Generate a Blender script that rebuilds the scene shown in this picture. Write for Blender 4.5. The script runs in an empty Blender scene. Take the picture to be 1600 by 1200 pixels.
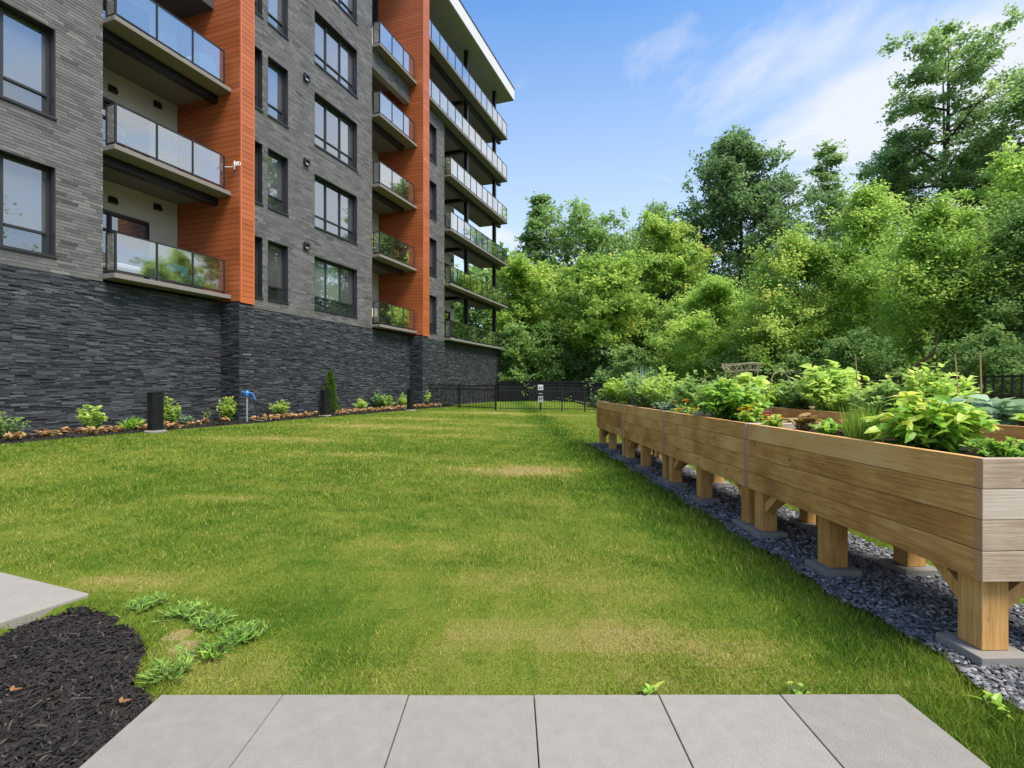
import bpy, math, random
import numpy as np
from mathutils import Vector, Matrix

random.seed(7)
RNG = np.random.default_rng(7)
R = math.radians
SC = bpy.context.scene
COL = SC.collection

# ------------------------------------------------------------------ camera
H = 1.35            # eye height
F = 810.0           # focal length in pixels of the 1600 px wide photograph
HY = 602.5          # horizon row of the photograph
cam = bpy.data.cameras.new('camera')
camo = bpy.data.objects.new('camera', cam)
COL.objects.link(camo)
camo.location = (0, 0, H)
camo.rotation_euler = (R(90), 0, 0)
cam.sensor_width = 36
cam.lens = 36 * F / 1600
cam.shift_y = -(HY - 600) / 1600 * -1
cam.clip_end = 2000
SC.camera = camo

# ------------------------------------------------------------------ sky, sun, exposure
SUN_EL, SUN_AZ = 60, 128          # azimuth clockwise from +Y: behind the camera, to the right
w = bpy.data.worlds.new('World')
SC.world = w
w.use_nodes = True
nt = w.node_tree
nt.nodes.clear()
wo = nt.nodes.new('ShaderNodeOutputWorld')
bg = nt.nodes.new('ShaderNodeBackground')
sky = nt.nodes.new('ShaderNodeTexSky')
sky.sky_type = 'NISHITA'
sky.sun_disc = False
sky.sun_elevation = R(SUN_EL)
sky.sun_rotation = R(SUN_AZ)
sky.air_density = 1.0
sky.dust_density = 0.3
sky.ozone_density = 1.5
tc = nt.nodes.new('ShaderNodeTexCoord')
# project the view direction on a flat cloud layer so clouds flatten to the horizon
sep = nt.nodes.new('ShaderNodeSeparateXYZ')
nt.links.new(tc.outputs['Generated'], sep.inputs[0])
zc = nt.nodes.new('ShaderNodeMath'); zc.operation = 'MAXIMUM'; zc.inputs[1].default_value = 0.03
nt.links.new(sep.outputs['Z'], zc.inputs[0])
za = nt.nodes.new('ShaderNodeMath'); za.operation = 'ADD'; za.inputs[1].default_value = 0.25
nt.links.new(zc.outputs[0], za.inputs[0])
dx = nt.nodes.new('ShaderNodeMath'); dx.operation = 'DIVIDE'
dy = nt.nodes.new('ShaderNodeMath'); dy.operation = 'DIVIDE'
nt.links.new(sep.outputs['X'], dx.inputs[0]); nt.links.new(za.outputs[0], dx.inputs[1])
nt.links.new(sep.outputs['Y'], dy.inputs[0]); nt.links.new(za.outputs[0], dy.inputs[1])
cmb = nt.nodes.new('ShaderNodeCombineXYZ')
nt.links.new(dx.outputs[0], cmb.inputs[0]); nt.links.new(dy.outputs[0], cmb.inputs[1])
cmb.inputs[2].default_value = 3.7
cn = nt.nodes.new('ShaderNodeTexNoise')
cn.inputs['Scale'].default_value = 1.7
cn.inputs['Detail'].default_value = 9
cn.inputs['Roughness'].default_value = 0.56
cn.inputs['Distortion'].default_value = 0.35
nt.links.new(cmb.outputs[0], cn.inputs['Vector'])
cr = nt.nodes.new('ShaderNodeValToRGB')
cr.color_ramp.elements[0].position = 0.47
cr.color_ramp.elements[0].color = (0, 0, 0, 1)
cr.color_ramp.elements[1].position = 0.69
cr.color_ramp.elements[1].color = (0.9, 0.9, 0.9, 1)
# the cloud bank thickens towards the right-hand sky
bk = nt.nodes.new('ShaderNodeMapRange')
bk.inputs['From Min'].default_value = 0.3; bk.inputs['From Max'].default_value = 1.6
bk.inputs['To Min'].default_value = 0.0; bk.inputs['To Max'].default_value = 0.16
nt.links.new(dx.outputs[0], bk.inputs['Value'])
cadd = nt.nodes.new('ShaderNodeMath'); cadd.operation = 'ADD'
nt.links.new(cn.outputs['Fac'], cadd.inputs[0]); nt.links.new(bk.outputs[0], cadd.inputs[1])
nt.links.new(cadd.outputs[0], cr.inputs[0])
# summer haze whitens the lowest sky
hz = nt.nodes.new('ShaderNodeMapRange')
hz.inputs['From Min'].default_value = 0.02; hz.inputs['From Max'].default_value = 0.62
hz.inputs['To Min'].default_value = 0.9; hz.inputs['To Max'].default_value = 0.0
nt.links.new(sep.outputs['Z'], hz.inputs['Value'])
mxh = nt.nodes.new('ShaderNodeMath'); mxh.operation = 'MAXIMUM'
nt.links.new(cr.outputs[0], mxh.inputs[0]); nt.links.new(hz.outputs[0], mxh.inputs[1])
satn = nt.nodes.new('ShaderNodeHueSaturation')
satn.inputs['Saturation'].default_value = 1.25
satn.inputs['Value'].default_value = 0.95
nt.links.new(sky.outputs[0], satn.inputs['Color'])
mixc = nt.nodes.new('ShaderNodeMixRGB')
nt.links.new(mxh.outputs[0], mixc.inputs[0])
nt.links.new(satn.outputs[0], mixc.inputs[1])
mixc.inputs[2].default_value = (3.1, 3.2, 3.35, 1)
nt.links.new(mixc.outputs[0], bg.inputs['Color'])
bg.inputs['Strength'].default_value = 0.135
nt.links.new(bg.outputs[0], wo.inputs[0])

sl = bpy.data.lights.new('sun', 'SUN')
sl.energy = 3.0
sl.angle = R(28)
sl.color = (1.0, 0.93, 0.82)
so = bpy.data.objects.new('sun', sl)
COL.objects.link(so)
sd = Vector((math.sin(R(SUN_AZ)) * math.cos(R(SUN_EL)), math.cos(R(SUN_AZ)) * math.cos(R(SUN_EL)), math.sin(R(SUN_EL))))
so.rotation_euler = sd.to_track_quat('Z', 'Y').to_euler()
so.location = (20, -20, 40)

SC.view_settings.view_transform = 'Standard'
SC.view_settings.look = 'None'
SC.view_settings.gamma = 1
SC.view_settings.exposure = 1.15
SC.render.engine = 'CYCLES'
SC.cycles.max_bounces = 8
SC.cycles.transparent_max_bounces = 24

# ------------------------------------------------------------------ helpers: meshes and objects
def new_mesh(name, verts, faces_flat, fcount, tone=None, mat_idx=None):
    """verts (N,3); faces_flat: flat vertex indices; fcount: vertices per face (int or array)."""
    verts = np.asarray(verts, dtype=np.float32)
    faces_flat = np.asarray(faces_flat, dtype=np.int32).ravel()
    me = bpy.data.meshes.new(name)
    nv = len(verts)
    me.vertices.add(nv)
    me.vertices.foreach_set('co', verts.ravel())
    if np.isscalar(fcount):
        nf = len(faces_flat) // fcount
        tot = np.full(nf, fcount, dtype=np.int32)
    else:
        tot = np.asarray(fcount, dtype=np.int32); nf = len(tot)
    st = np.concatenate([[0], np.cumsum(tot)[:-1]]).astype(np.int32) if nf else np.zeros(0, np.int32)
    me.loops.add(len(faces_flat))
    me.loops.foreach_set('vertex_index', faces_flat)
    me.polygons.add(nf)
    me.polygons.foreach_set('loop_start', st)
    me.polygons.foreach_set('loop_total', tot)
    if mat_idx is not None:
        me.polygons.foreach_set('material_index', np.asarray(mat_idx, dtype=np.int32))
    if tone is not None:
        at = me.attributes.new('tone', 'FLOAT', 'FACE')
        t = np.asarray(tone, dtype=np.float32)
        if t.ndim == 0:
            t = np.full(nf, float(t), dtype=np.float32)
        at.data.foreach_set('value', t)
    me.polygons.foreach_set('use_smooth', np.zeros(nf, bool))
    me.update(calc_edges=True)
    return me

def link(name, me, mat=None, parent=None, **props):
    o = bpy.data.objects.new(name, me)
    COL.objects.link(o)
    if me is not None and mat is not None and len(me.materials) == 0:
        for m in (mat if isinstance(mat, (list, tuple)) else [mat]):
            me.materials.append(m)
    if parent is not None:
        o.parent = parent
    for k, v in props.items():
        o[k] = v
    return o

def thing(name, label, cat, loc=(0, 0, 0), rz=0.0, group=None):
    o = link(name, None)
    o.location = loc
    o.rotation_euler = (0, 0, rz)
    o.empty_display_size = 0.2
    tag(o, label, cat, group)
    return o

def tag(o, label, cat, group=None):
    o['label'] = label
    o['category'] = cat
    if group:
        o['group'] = group
    return o

BOXF = np.array([[0, 3, 2, 1], [4, 5, 6, 7], [0, 1, 5, 4], [1, 2, 6, 5], [2, 3, 7, 6], [3, 0, 4, 7]])
BOXV = np.array([[-1, -1, -1], [1, -1, -1], [1, 1, -1], [-1, 1, -1], [-1, -1, 1], [1, -1, 1], [1, 1, 1], [-1, 1, 1]]) * 0.5

class MB:
    """collects shapes of ONE part and links them as one mesh"""
    def __init__(self):
        self.v = []; self.f = []; self.n = []; self.t = []; self.mi = []; self.c = 0
    def raw(self, v, faces, tone=0.5, mi=0):
        self.v.append(np.asarray(v, float))
        for fc in faces:
            self.f.append(np.asarray(fc) + self.c); self.n.append(len(fc)); self.t.append(tone); self.mi.append(mi)
        self.c += len(v)
        return self
    def box(self, lo, hi, tone=0.5, mi=0, mat=None):
        lo = np.asarray(lo, float); hi = np.asarray(hi, float)
        v = BOXV * (hi - lo) + (lo + hi) / 2
        if mat is not None:
            v = np.array([mat @ Vector(p) for p in v])
        return self.raw(v, BOXF, tone, mi)
    def tube(self, pts, rad, sides=8, tone=0.5, mi=0, cap=True):
        pts = [Vector(p) for p in pts]
        if np.isscalar(rad): rad = [rad] * len(pts)
        vs = []; fs = []
        for i, p in enumerate(pts):
            if i == 0: d = pts[1] - p
            elif i == len(pts) - 1: d = p - pts[i - 1]
            else: d = pts[i + 1] - pts[i - 1]
            d.normalize()
            a = d.cross(Vector((0, 0, 1)))
            if a.length < 0.05: a = d.cross(Vector((1, 0, 0)))
            a.normalize(); b = d.cross(a)
            for k in range(sides):
                an = 2 * math.pi * k / sides
                vs.append(p + (a * math.cos(an) + b * math.sin(an)) * rad[i])
        for i in range(len(pts) - 1):
            for k in range(sides):
                k2 = (k + 1) % sides
                fs.append((i * sides + k, i * sides + k2, (i + 1) * sides + k2, (i + 1) * sides + k))
        if cap:
            fs.append(tuple(range(sides))[::-1]); fs.append(tuple((len(pts) - 1) * sides + k for k in range(sides)))
        return self.raw(np.array([tuple(p) for p in vs]), fs, tone, mi)
    def lathe(self, prof, centre=(0, 0, 0), sides=20, tone=0.5, mi=0):
        cx, cy, cz = centre
        vs = []; fs = []
        for r, z in prof:
            for k in range(sides):
                a = 2 * math.pi * k / sides
                vs.append((cx + r * math.cos(a), cy + r * math.sin(a), cz + z))
        for i in range(len(prof) - 1):
            for k in range(sides):
                k2 = (k + 1) % sides
                fs.append((i * sides + k, i * sides + k2, (i + 1) * sides + k2, (i + 1) * sides + k))
        fs.append(tuple(range(sides))[::-1]); fs.append(tuple((len(prof) - 1) * sides + k for k in range(sides)))
        return self.raw(np.array(vs), fs, tone, mi)
    def mesh(self, name='mesh'):
        return new_mesh(name, np.concatenate(self.v), np.concatenate(self.f), np.array(self.n), np.array(self.t), np.array(self.mi))
    def build(self, name, mat, parent=None, smooth=False, bevel=0, **props):
        me = self.mesh(name)
        if smooth:
            me.polygons.foreach_set('use_smooth', np.ones(len(me.polygons), bool))
        o = link(name, me, mat, parent, **props)
        if bevel:
            b = o.modifiers.new('bevel', 'BEVEL'); b.width = bevel; b.segments = 2; b.limit_method = 'ANGLE'
        return o

def boxes_mesh(name, lo, hi, tone):
    """many axis aligned boxes in one mesh; lo, hi (N,3), tone (N,)"""
    lo = np.asarray(lo, float); hi = np.asarray(hi, float); n = len(lo)
    v = BOXV[None] * (hi - lo)[:, None] + ((lo + hi) / 2)[:, None]
    f = BOXF[None] + (np.arange(n) * 8)[:, None, None]
    return new_mesh(name, v.reshape(-1, 3), f.ravel(), 4, np.repeat(np.asarray(tone), 6))

def vnoise(x, y, scale, seed=0):
    x = np.asarray(x, float) / scale; y = np.asarray(y, float) / scale
    xi = np.floor(x).astype(np.int64); yi = np.floor(y).astype(np.int64)
    fx = x - xi; fy = y - yi
    fx = fx * fx * (3 - 2 * fx); fy = fy * fy * (3 - 2 * fy)
    def h(a, b):
        k = (a * 374761393 + b * 668265263 + seed * 1442695040) & 0x7fffffff
        k = ((k ^ (k >> 13)) * 1274126177) & 0x7fffffff
        return ((k ^ (k >> 16)) & 0xffff) / 65535.0
    return (h(xi, yi) * (1 - fx) + h(xi + 1, yi) * fx) * (1 - fy) + (h(xi, yi + 1) * (1 - fx) + h(xi + 1, yi + 1) * fx) * fy

def smooth(t):
    t = np.clip(t, 0, 1); return t * t * (3 - 2 * t)

# ------------------------------------------------------------------ helpers: materials
def mat_new(name):
    m = bpy.data.materials.new(name); m.use_nodes = True
    n = m.node_tree.nodes; l = m.node_tree.links
    return m, n, l, n['Principled BSDF'], n['Material Output']

def ramp(n, stops):
    r = n.new('ShaderNodeValToRGB')
    e = r.color_ramp.elements
    while len(e) > 1: e.remove(e[0])
    e[0].position = stops[0][0]; e[0].color = (*stops[0][1], 1)
    for p, c in stops[1:]:
        k = e.new(p); k.color = (*c, 1)
    return r

def mat_tone(name, stops, rough=0.8, noise=(0, 8), bump=None, spec=0.3, metallic=0, coord='Object', stretch=(1, 1, 1)):
    """colour from the mesh's tone attribute, broken up by noise; bump=(scale, strength, distance)"""
    m, n, l, b, o = mat_new(name)
    a = n.new('ShaderNodeAttribute'); a.attribute_name = 'tone'
    r = ramp(n, stops)
    tcn = n.new('ShaderNodeTexCoord'); mp = n.new('ShaderNodeMapping')
    mp.inputs['Scale'].default_value = stretch
    l.new(tcn.outputs[coord], mp.inputs[0])
    if noise[0]:
        nz = n.new('ShaderNodeTexNoise'); nz.inputs['Scale'].default_value = noise[1]; nz.inputs['Detail'].default_value = 6
        nz.inputs['Roughness'].default_value = 0.65
        l.new(mp.outputs[0], nz.inputs['Vector'])
        s = n.new('ShaderNodeMath'); s.operation = 'SUBTRACT'; s.inputs[1].default_value = 0.5
        l.new(nz.outputs['Fac'], s.inputs[0])
        q = n.new('ShaderNodeMath'); q.operation = 'MULTIPLY_ADD'; q.inputs[1].default_value = noise[0] * 2
        l.new(s.outputs[0], q.inputs[0]); l.new(a.outputs['Fac'], q.inputs[2])
        l.new(q.outputs[0], r.inputs[0])
    else:
        l.new(a.outputs['Fac'], r.inputs[0])
    l.new(r.outputs[0], b.inputs['Base Color'])
    b.inputs['Roughness'].default_value = rough
    b.inputs['Specular IOR Level'].default_value = spec
    b.inputs['Metallic'].default_value = metallic
    if bump:
        nb = n.new('ShaderNodeTexNoise'); nb.inputs['Scale'].default_value = bump[0]; nb.inputs['Detail'].default_value = 5
        l.new(mp.outputs[0], nb.inputs['Vector'])
        bp = n.new('ShaderNodeBump'); bp.inputs['Strength'].default_value = bump[1]; bp.inputs['Distance'].default_value = bump[2]
        l.new(nb.outputs['Fac'], bp.inputs['Height']); l.new(bp.outputs[0], b.inputs['Normal'])
    return m

def mat_leaf(name, stops, trans=0.35, rough=0.5, spec=0.25, gain=1.0, soft=0.0):
    stops = [(p, tuple(min(0.8, (q * (1 - soft) + soft * (0.3 * c[0] + 0.6 * c[1] + 0.1 * c[2])) * gain) for q in c)) for p, c in stops]
    m, n, l, b, o = mat_new(name)
    a = n.new('ShaderNodeAttribute'); a.attribute_name = 'tone'
    r = ramp(n, stops)
    l.new(a.outputs['Fac'], r.inputs[0]); l.new(r.outputs[0], b.inputs['Base Color'])
    b.inputs['Roughness'].default_value = rough
    b.inputs['Specular IOR Level'].default_value = spec
    t = n.new('ShaderNodeBsdfTranslucent')
    hs = n.new('ShaderNodeHueSaturation'); hs.inputs['Hue'].default_value = 0.485; hs.inputs['Value'].default_value = 1.25
    l.new(r.outputs[0], hs.inputs['Color']); l.new(hs.outputs[0], t.inputs['Color'])
    mx = n.new('ShaderNodeMixShader'); mx.inputs[0].default_value = trans
    l.new(b.outputs[0], mx.inputs[1]); l.new(t.outputs[0], mx.inputs[2]); l.new(mx.outputs[0], o.inputs[0])
    return m

def mat_wood(name, axis, stops, rough=0.8):
    """sawn boards: grain stretched along an axis, knots, weather stains"""
    m, n, l, b, o = mat_new(name)
    tcn = n.new('ShaderNodeTexCoord'); oi = n.new('ShaderNodeObjectInfo')
    va = n.new('ShaderNodeVectorMath'); va.operation = 'MULTIPLY_ADD'
    va.inputs[1].default_value = (1, 1, 1)
    sc = n.new('ShaderNodeVectorMath'); sc.operation = 'SCALE'; sc.inputs['Scale'].default_value = 37.0
    cb = n.new('ShaderNodeCombineXYZ')
    for i in range(3): l.new(oi.outputs['Random'], cb.inputs[i])
    l.new(cb.outputs[0], sc.inputs[0])
    l.new(tcn.outputs['Object'], va.inputs[0]); l.new(sc.outputs[0], va.inputs[2])
    mp = n.new('ShaderNodeMapping')
    s = [55, 55, 55]; s[axis] = 2.4
    mp.inputs['Scale'].default_value = s
    l.new(va.outputs[0], mp.inputs[0])
    g = n.new('ShaderNodeTexNoise'); g.inputs['Scale'].default_value = 1.4; g.inputs['Detail'].default_value = 8; g.inputs['Roughness'].default_value = 0.62
    g.inputs['Distortion'].default_value = 0.6
    l.new(mp.outputs[0], g.inputs['Vector'])
    st = n.new('ShaderNodeTexNoise'); st.inputs['Scale'].default_value = 2.3; st.inputs['Detail'].default_value = 5
    l.new(va.outputs[0], st.inputs['Vector'])
    a = n.new('ShaderNodeAttribute'); a.attribute_name = 'tone'
    m1 = n.new('ShaderNodeMath'); m1.operation = 'MULTIPLY_ADD'; m1.inputs[1].default_value = 0.75; m1.inputs[2].default_value = -0.375
    l.new(g.outputs['Fac'], m1.inputs[0])
    m2 = n.new('ShaderNodeMath'); m2.operation = 'MULTIPLY_ADD'; m2.inputs[1].default_value = 0.8; m2.inputs[2].default_value = -0.40
    l.new(st.outputs['Fac'], m2.inputs[0])
    ad = n.new('ShaderNodeMath'); ad.operation = 'ADD'; l.new(m1.outputs[0], ad.inputs[0]); l.new(m2.outputs[0], ad.inputs[1])
    ad2 = n.new('ShaderNodeMath'); ad2.operation = 'ADD'; l.new(ad.outputs[0], ad2.inputs[0]); l.new(a.outputs['Fac'], ad2.inputs[1])
    r = ramp(n, stops); l.new(ad2.outputs[0], r.inputs[0])
    # knots
    mk = n.new('ShaderNodeMapping'); sk = [9, 9, 9]; sk[axis] = 3.6
    mk.inputs['Scale'].default_value = sk; l.new(va.outputs[0], mk.inputs[0])
    vo = n.new('ShaderNodeTexVoronoi'); vo.inputs['Scale'].default_value = 1.0; l.new(mk.outputs[0], vo.inputs['Vector'])
    kr = ramp(n, [(0.0, (0.28, 0.28, 0.28)), (0.07, (0.5, 0.5, 0.5)), (0.13, (1, 1, 1))]); l.new(vo.outputs['Distance'], kr.inputs[0])
    mu = n.new('ShaderNodeMixRGB'); mu.blend_type = 'MULTIPLY'; mu.inputs[0].default_value = 0.85
    l.new(r.outputs[0], mu.inputs[1]); l.new(kr.outputs[0], mu.inputs[2]); l.new(mu.outputs[0], b.inputs['Base Color'])
    b.inputs['Roughness'].default_value = rough; b.inputs['Specular IOR Level'].default_value = 0.2
    bp = n.new('ShaderNodeBump'); bp.inputs['Strength'].default_value = 0.5; bp.inputs['Distance'].default_value = 0.004
    l.new(g.outputs['Fac'], bp.inputs['Height']); l.new(bp.outputs[0], b.inputs['Normal'])
    return m

def mat_plain(name, col, rough=0.6, metallic=0, spec=0.4, noise=0.06, scale=6, bump=None):
    c = np.array(col)
    return mat_tone(name, [(0, tuple(c * 0.6)), (0.5, tuple(c)), (1, tuple(np.minimum(c * 1.4, 1)))], rough, (noise, scale), bump, spec, metallic)

M = {}
M['brick'] = mat_tone('brick', [(0, (0.04, 0.039, 0.041)), (0.5, (0.128, 0.125, 0.125)), (1, (0.22, 0.212, 0.205))], 0.7, (0.10, 14), (60, 0.35, 0.004), 0.35)
M['mortar'] = mat_plain('mortar', (0.34, 0.33, 0.315), 0.95, spec=0.1)
M['stone'] = mat_tone('ledgestone', [(0, (0.008, 0.009, 0.012)), (0.4, (0.04, 0.045, 0.053)), (0.8, (0.105, 0.113, 0.127)), (1, (0.23, 0.24, 0.25))], 0.62, (0.16, 22), (35, 0.8, 0.012), 0.4)
M['joint'] = mat_plain('dark_joint', (0.012, 0.012, 0.014), 0.95, spec=0.1)
M['orange'] = mat_tone('orange_siding', [(0, (0.30, 0.075, 0.022)), (0.5, (0.43, 0.115, 0.036)), (1, (0.53, 0.155, 0.052))], 0.42, (0.10, 3.0), None, 0.45, stretch=(2.0, 2.0, 14))
M['orange_gap'] = mat_plain('orange_gap', (0.055, 0.016, 0.008), 0.8)
M['siding'] = mat_plain('white_siding', (0.66, 0.68, 0.63), 0.6, noise=0.02)
M['siding_gap'] = mat_plain('siding_gap', (0.16, 0.165, 0.15), 0.8)
M['concrete'] = mat_plain('concrete', (0.215, 0.20, 0.178), 0.85, noise=0.14, scale=7, bump=(45, 0.35, 0.006), spec=0.2)
M['soffit'] = mat_plain('soffit', (0.30, 0.285, 0.255), 0.85, noise=0.1, scale=3, spec=0.2)
M['black_metal'] = mat_plain('black_metal', (0.010, 0.011, 0.013), 0.38, metallic=0.0, spec=0.5, noise=0.05)
M['rail'] = mat_plain('rail_metal', (0.03, 0.032, 0.034), 0.35, metallic=0.3, spec=0.5)
M['frame'] = mat_plain('frame_metal', (0.028, 0.029, 0.032), 0.4, spec=0.5)
M['white_trim'] = mat_plain('white_trim', (0.62, 0.62, 0.62), 0.6, noise=0.05)
M['roof_soffit'] = mat_plain('roof_soffit', (0.34, 0.36, 0.33), 0.6, noise=0.03)
M['cladding'] = mat_plain('dark_cladding', (0.05, 0.052, 0.056), 0.6)
M['paving'] = mat_plain('paving', (0.255, 0.236, 0.21), 0.9, noise=0.24, scale=14, bump=(190, 0.9, 0.004), spec=0.15)
M['mulch'] = mat_tone('mulch', [(0, (0.006, 0.005, 0.005)), (0.6, (0.034, 0.029, 0.026)), (0.9, (0.09, 0.077, 0.066)), (1, (0.14, 0.09, 0.055))], 0.85, (0.15, 40), (60, 0.8, 0.02), 0.3)
M['gravel'] = mat_tone('gravel', [(0, (0.035, 0.035, 0.04)), (0.5, (0.14, 0.14, 0.148)), (1, (0.34, 0.335, 0.335))], 0.75, (0.08, 50), (80, 0.4, 0.004), 0.3)
M['gravel_bed'] = mat_tone('gravel_bed', [(0, (0.022, 0.022, 0.026)), (0.5, (0.10, 0.10, 0.106)), (1, (0.26, 0.255, 0.255))], 0.85, (0.5, 45), (45, 1.0, 0.02), 0.2)
M['earth'] = mat_plain('forest_floor', (0.035, 0.032, 0.016), 0.95, noise=0.3, scale=3, spec=0.1)
M['soil'] = mat_plain('soil', (0.03, 0.02, 0.014), 0.95, noise=0.3, scale=25, bump=(50, 1, 0.02), spec=0.1)
LAWN = [(0.0, (0.045, 0.12, 0.010)), (0.3, (0.125, 0.218, 0.019)), (0.55, (0.245, 0.30, 0.038)), (0.8, (0.38, 0.345, 0.09)), (1.0, (0.50, 0.39, 0.18))]
M['lawn'] = mat_tone('lawn', [(p, tuple(np.array(c) * 0.72)) for p, c in LAWN], 0.9, (0.32, 26), (90, 1.0, 0.03), 0.1)
M['blade'] = mat_leaf('grass_blade', LAWN, 0.3, 0.6, 0.15)
M['wood_y'] = mat_wood('cedar_lengthwise', 1, [(0.05, (0.09, 0.042, 0.016)), (0.4, (0.44, 0.215, 0.065)), (0.62, (0.64, 0.365, 0.135)), (1.0, (0.70, 0.49, 0.27))])
M['wood_x'] = mat_wood('cedar_crosswise', 0, [(0.05, (0.13, 0.085, 0.055)), (0.4, (0.34, 0.25, 0.17)), (0.62, (0.48, 0.385, 0.285)), (1.0, (0.56, 0.50, 0.42))])
M['wood_z'] = mat_wood('post_wood', 2, [(0.05, (0.10, 0.05, 0.018)), (0.4, (0.43, 0.22, 0.065)), (0.62, (0.60, 0.35, 0.125)), (1.0, (0.67, 0.48, 0.25))])
M['endgrain'] = mat_plain('end_grain', (0.42, 0.235, 0.125), 0.9, noise=0.25, scale=14, spec=0.1)
M['bark'] = mat_plain('bark', (0.075, 0.06, 0.045), 0.95, noise=0.3, scale=6, bump=(12, 1, 0.05), spec=0.1)
M['bamboo'] = mat_plain('bamboo', (0.42, 0.27, 0.11), 0.6, noise=0.15, scale=9)
M['twig'] = mat_plain('twig', (0.33, 0.27, 0.19), 0.8, noise=0.2, scale=12)
M['stem'] = mat_plain('stem', (0.09, 0.13, 0.03), 0.7)
M['white'] = mat_plain('white_plastic', (0.75, 0.75, 0.76), 0.5, noise=0.02)
M['blue'] = mat_plain('blue_plastic', (0.04, 0.16, 0.42), 0.4)
M['galv'] = mat_plain('galvanised', (0.45, 0.46, 0.48), 0.4, metallic=0.6)
M['terracotta'] = mat_plain('terracotta', (0.45, 0.17, 0.08), 0.8)
M['cushion'] = mat_plain('cushion', (0.05, 0.17, 0.26), 0.9)
M['wicker'] = mat_plain('wicker', (0.10, 0.09, 0.085), 0.8)
M['fabric'] = mat_plain('fabric', (0.55, 0.48, 0.36), 0.95)
M['burgundy'] = mat_plain('burgundy', (0.16, 0.015, 0.03), 0.7)
M['cover'] = mat_plain('cover', (0.62, 0.63, 0.66), 0.7)
M['screen'] = mat_plain('fence_screen', (0.012, 0.014, 0.013), 0.9, noise=0.2, scale=3)

def mat_window(name, base):
    m, n, l, b, o = mat_new(name)
    b.inputs['Base Color'].default_value = (*base, 1); b.inputs['Roughness'].default_value = 0.5
    g = n.new('ShaderNodeBsdfGlossy'); g.inputs['Color'].default_value = (0.80, 0.84, 0.86, 1); g.inputs['Roughness'].default_value = 0.015
    tcn = n.new('ShaderNodeTexCoord')
    nz = n.new('ShaderNodeTexNoise'); nz.inputs['Scale'].default_value = 0.9; nz.inputs['Detail'].default_value = 1
    l.new(tcn.outputs['Object'], nz.inputs['Vector'])
    bp = n.new('ShaderNodeBump'); bp.inputs['Strength'].default_value = 0.10; bp.inputs['Distance'].default_value = 0.03
    l.new(nz.outputs['Fac'], bp.inputs['Height']); l.new(bp.outputs[0], g.inputs['Normal'])
    lw = n.new('ShaderNodeLayerWeight'); lw.inputs['Blend'].default_value = 0.5
    mr = n.new('ShaderNodeMapRange'); mr.inputs['To Min'].default_value = 0.22; mr.inputs['To Max'].default_value = 0.85
    l.new(lw.outputs['Facing'], mr.inputs['Value'])
    mx = n.new('ShaderNodeMixShader'); l.new(mr.outputs[0], mx.inputs[0])
    l.new(b.outputs[0], mx.inputs[1]); l.new(g.outputs[0], mx.inputs[2]); l.new(mx.outputs[0], o.inputs[0])
    return m
M['pane'] = mat_window('window_glass', (0.012, 0.015, 0.017))
M['pane_blind'] = mat_window('window_glass_blind', (0.09, 0.092, 0.095))
M['pane_curtain'] = mat_window('window_glass_curtain', (0.18, 0.24, 0.2))

def mat_glass(name):
    m, n, l, b, o = mat_new(name)
    t = n.new('ShaderNodeBsdfTransparent'); t.inputs['Color'].default_value = (0.80, 0.84, 0.83, 1)
    g = n.new('ShaderNodeBsdfGlossy'); g.inputs['Color'].default_value = (0.94, 0.93, 0.90, 1); g.inputs['Roughness'].default_value = 0.03
    lw = n.new('ShaderNodeLayerWeight'); lw.inputs['Blend'].default_value = 0.5
    mr = n.new('ShaderNodeMapRange'); mr.inputs['To Min'].default_value = 0.18; mr.inputs['To Max'].default_value = 0.95
    l.new(lw.outputs['Facing'], mr.inputs['Value'])
    mx = n.new('ShaderNodeMixShader'); l.new(mr.outputs[0], mx.inputs[0])
    l.new(t.outputs[0], mx.inputs[1]); l.new(g.outputs[0], mx.inputs[2]); l.new(mx.outputs[0], o.inputs[0])
    return m
M['glass'] = mat_glass('balcony_glass')

LF = {}
LF['dark'] = mat_leaf('leaf_dark_green', [(0, (0.022, 0.055, 0.018)), (0.5, (0.060, 0.122, 0.034)), (1, (0.125, 0.21, 0.065))], 0.42, 0.45, 0.35, gain=2.3, soft=0.14)
LF['mid'] = mat_leaf('leaf_mid_green', [(0, (0.04, 0.10, 0.018)), (0.5, (0.095, 0.185, 0.032)), (1, (0.18, 0.28, 0.055))], 0.5, gain=2.05, soft=0.16)
LF['yellow'] = mat_leaf('leaf_yellow_green', [(0, (0.062, 0.135, 0.014)), (0.5, (0.145, 0.25, 0.026)), (0.9, (0.25, 0.34, 0.04)), (1, (0.36, 0.32, 0.04))], 0.52, gain=2.05, soft=0.14)
LF['bright'] = mat_leaf('leaf_bright_green', [(0, (0.07, 0.16, 0.015)), (0.5, (0.165, 0.285, 0.03)), (1, (0.31, 0.40, 0.06))], 0.52, gain=1.95, soft=0.14)
LF['locust'] = mat_leaf('leaf_locust', [(0, (0.045, 0.11, 0.028)), (0.5, (0.10, 0.185, 0.042)), (1, (0.18, 0.26, 0.07))], 0.5, gain=2.2, soft=0.16)
LF['basil'] = mat_leaf('leaf_basil', [(0, (0.05, 0.14, 0.012)), (0.5, (0.13, 0.27, 0.022)), (0.85, (0.26, 0.38, 0.04)), (1, (0.42, 0.40, 0.08))], 0.45, 0.4, 0.4, gain=1.7, soft=0.05)
LF['kale'] = mat_leaf('leaf_kale', [(0, (0.07, 0.15, 0.09)), (0.5, (0.17, 0.28, 0.17)), (1, (0.33, 0.45, 0.30))], 0.3, gain=1.25, soft=0)
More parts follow.
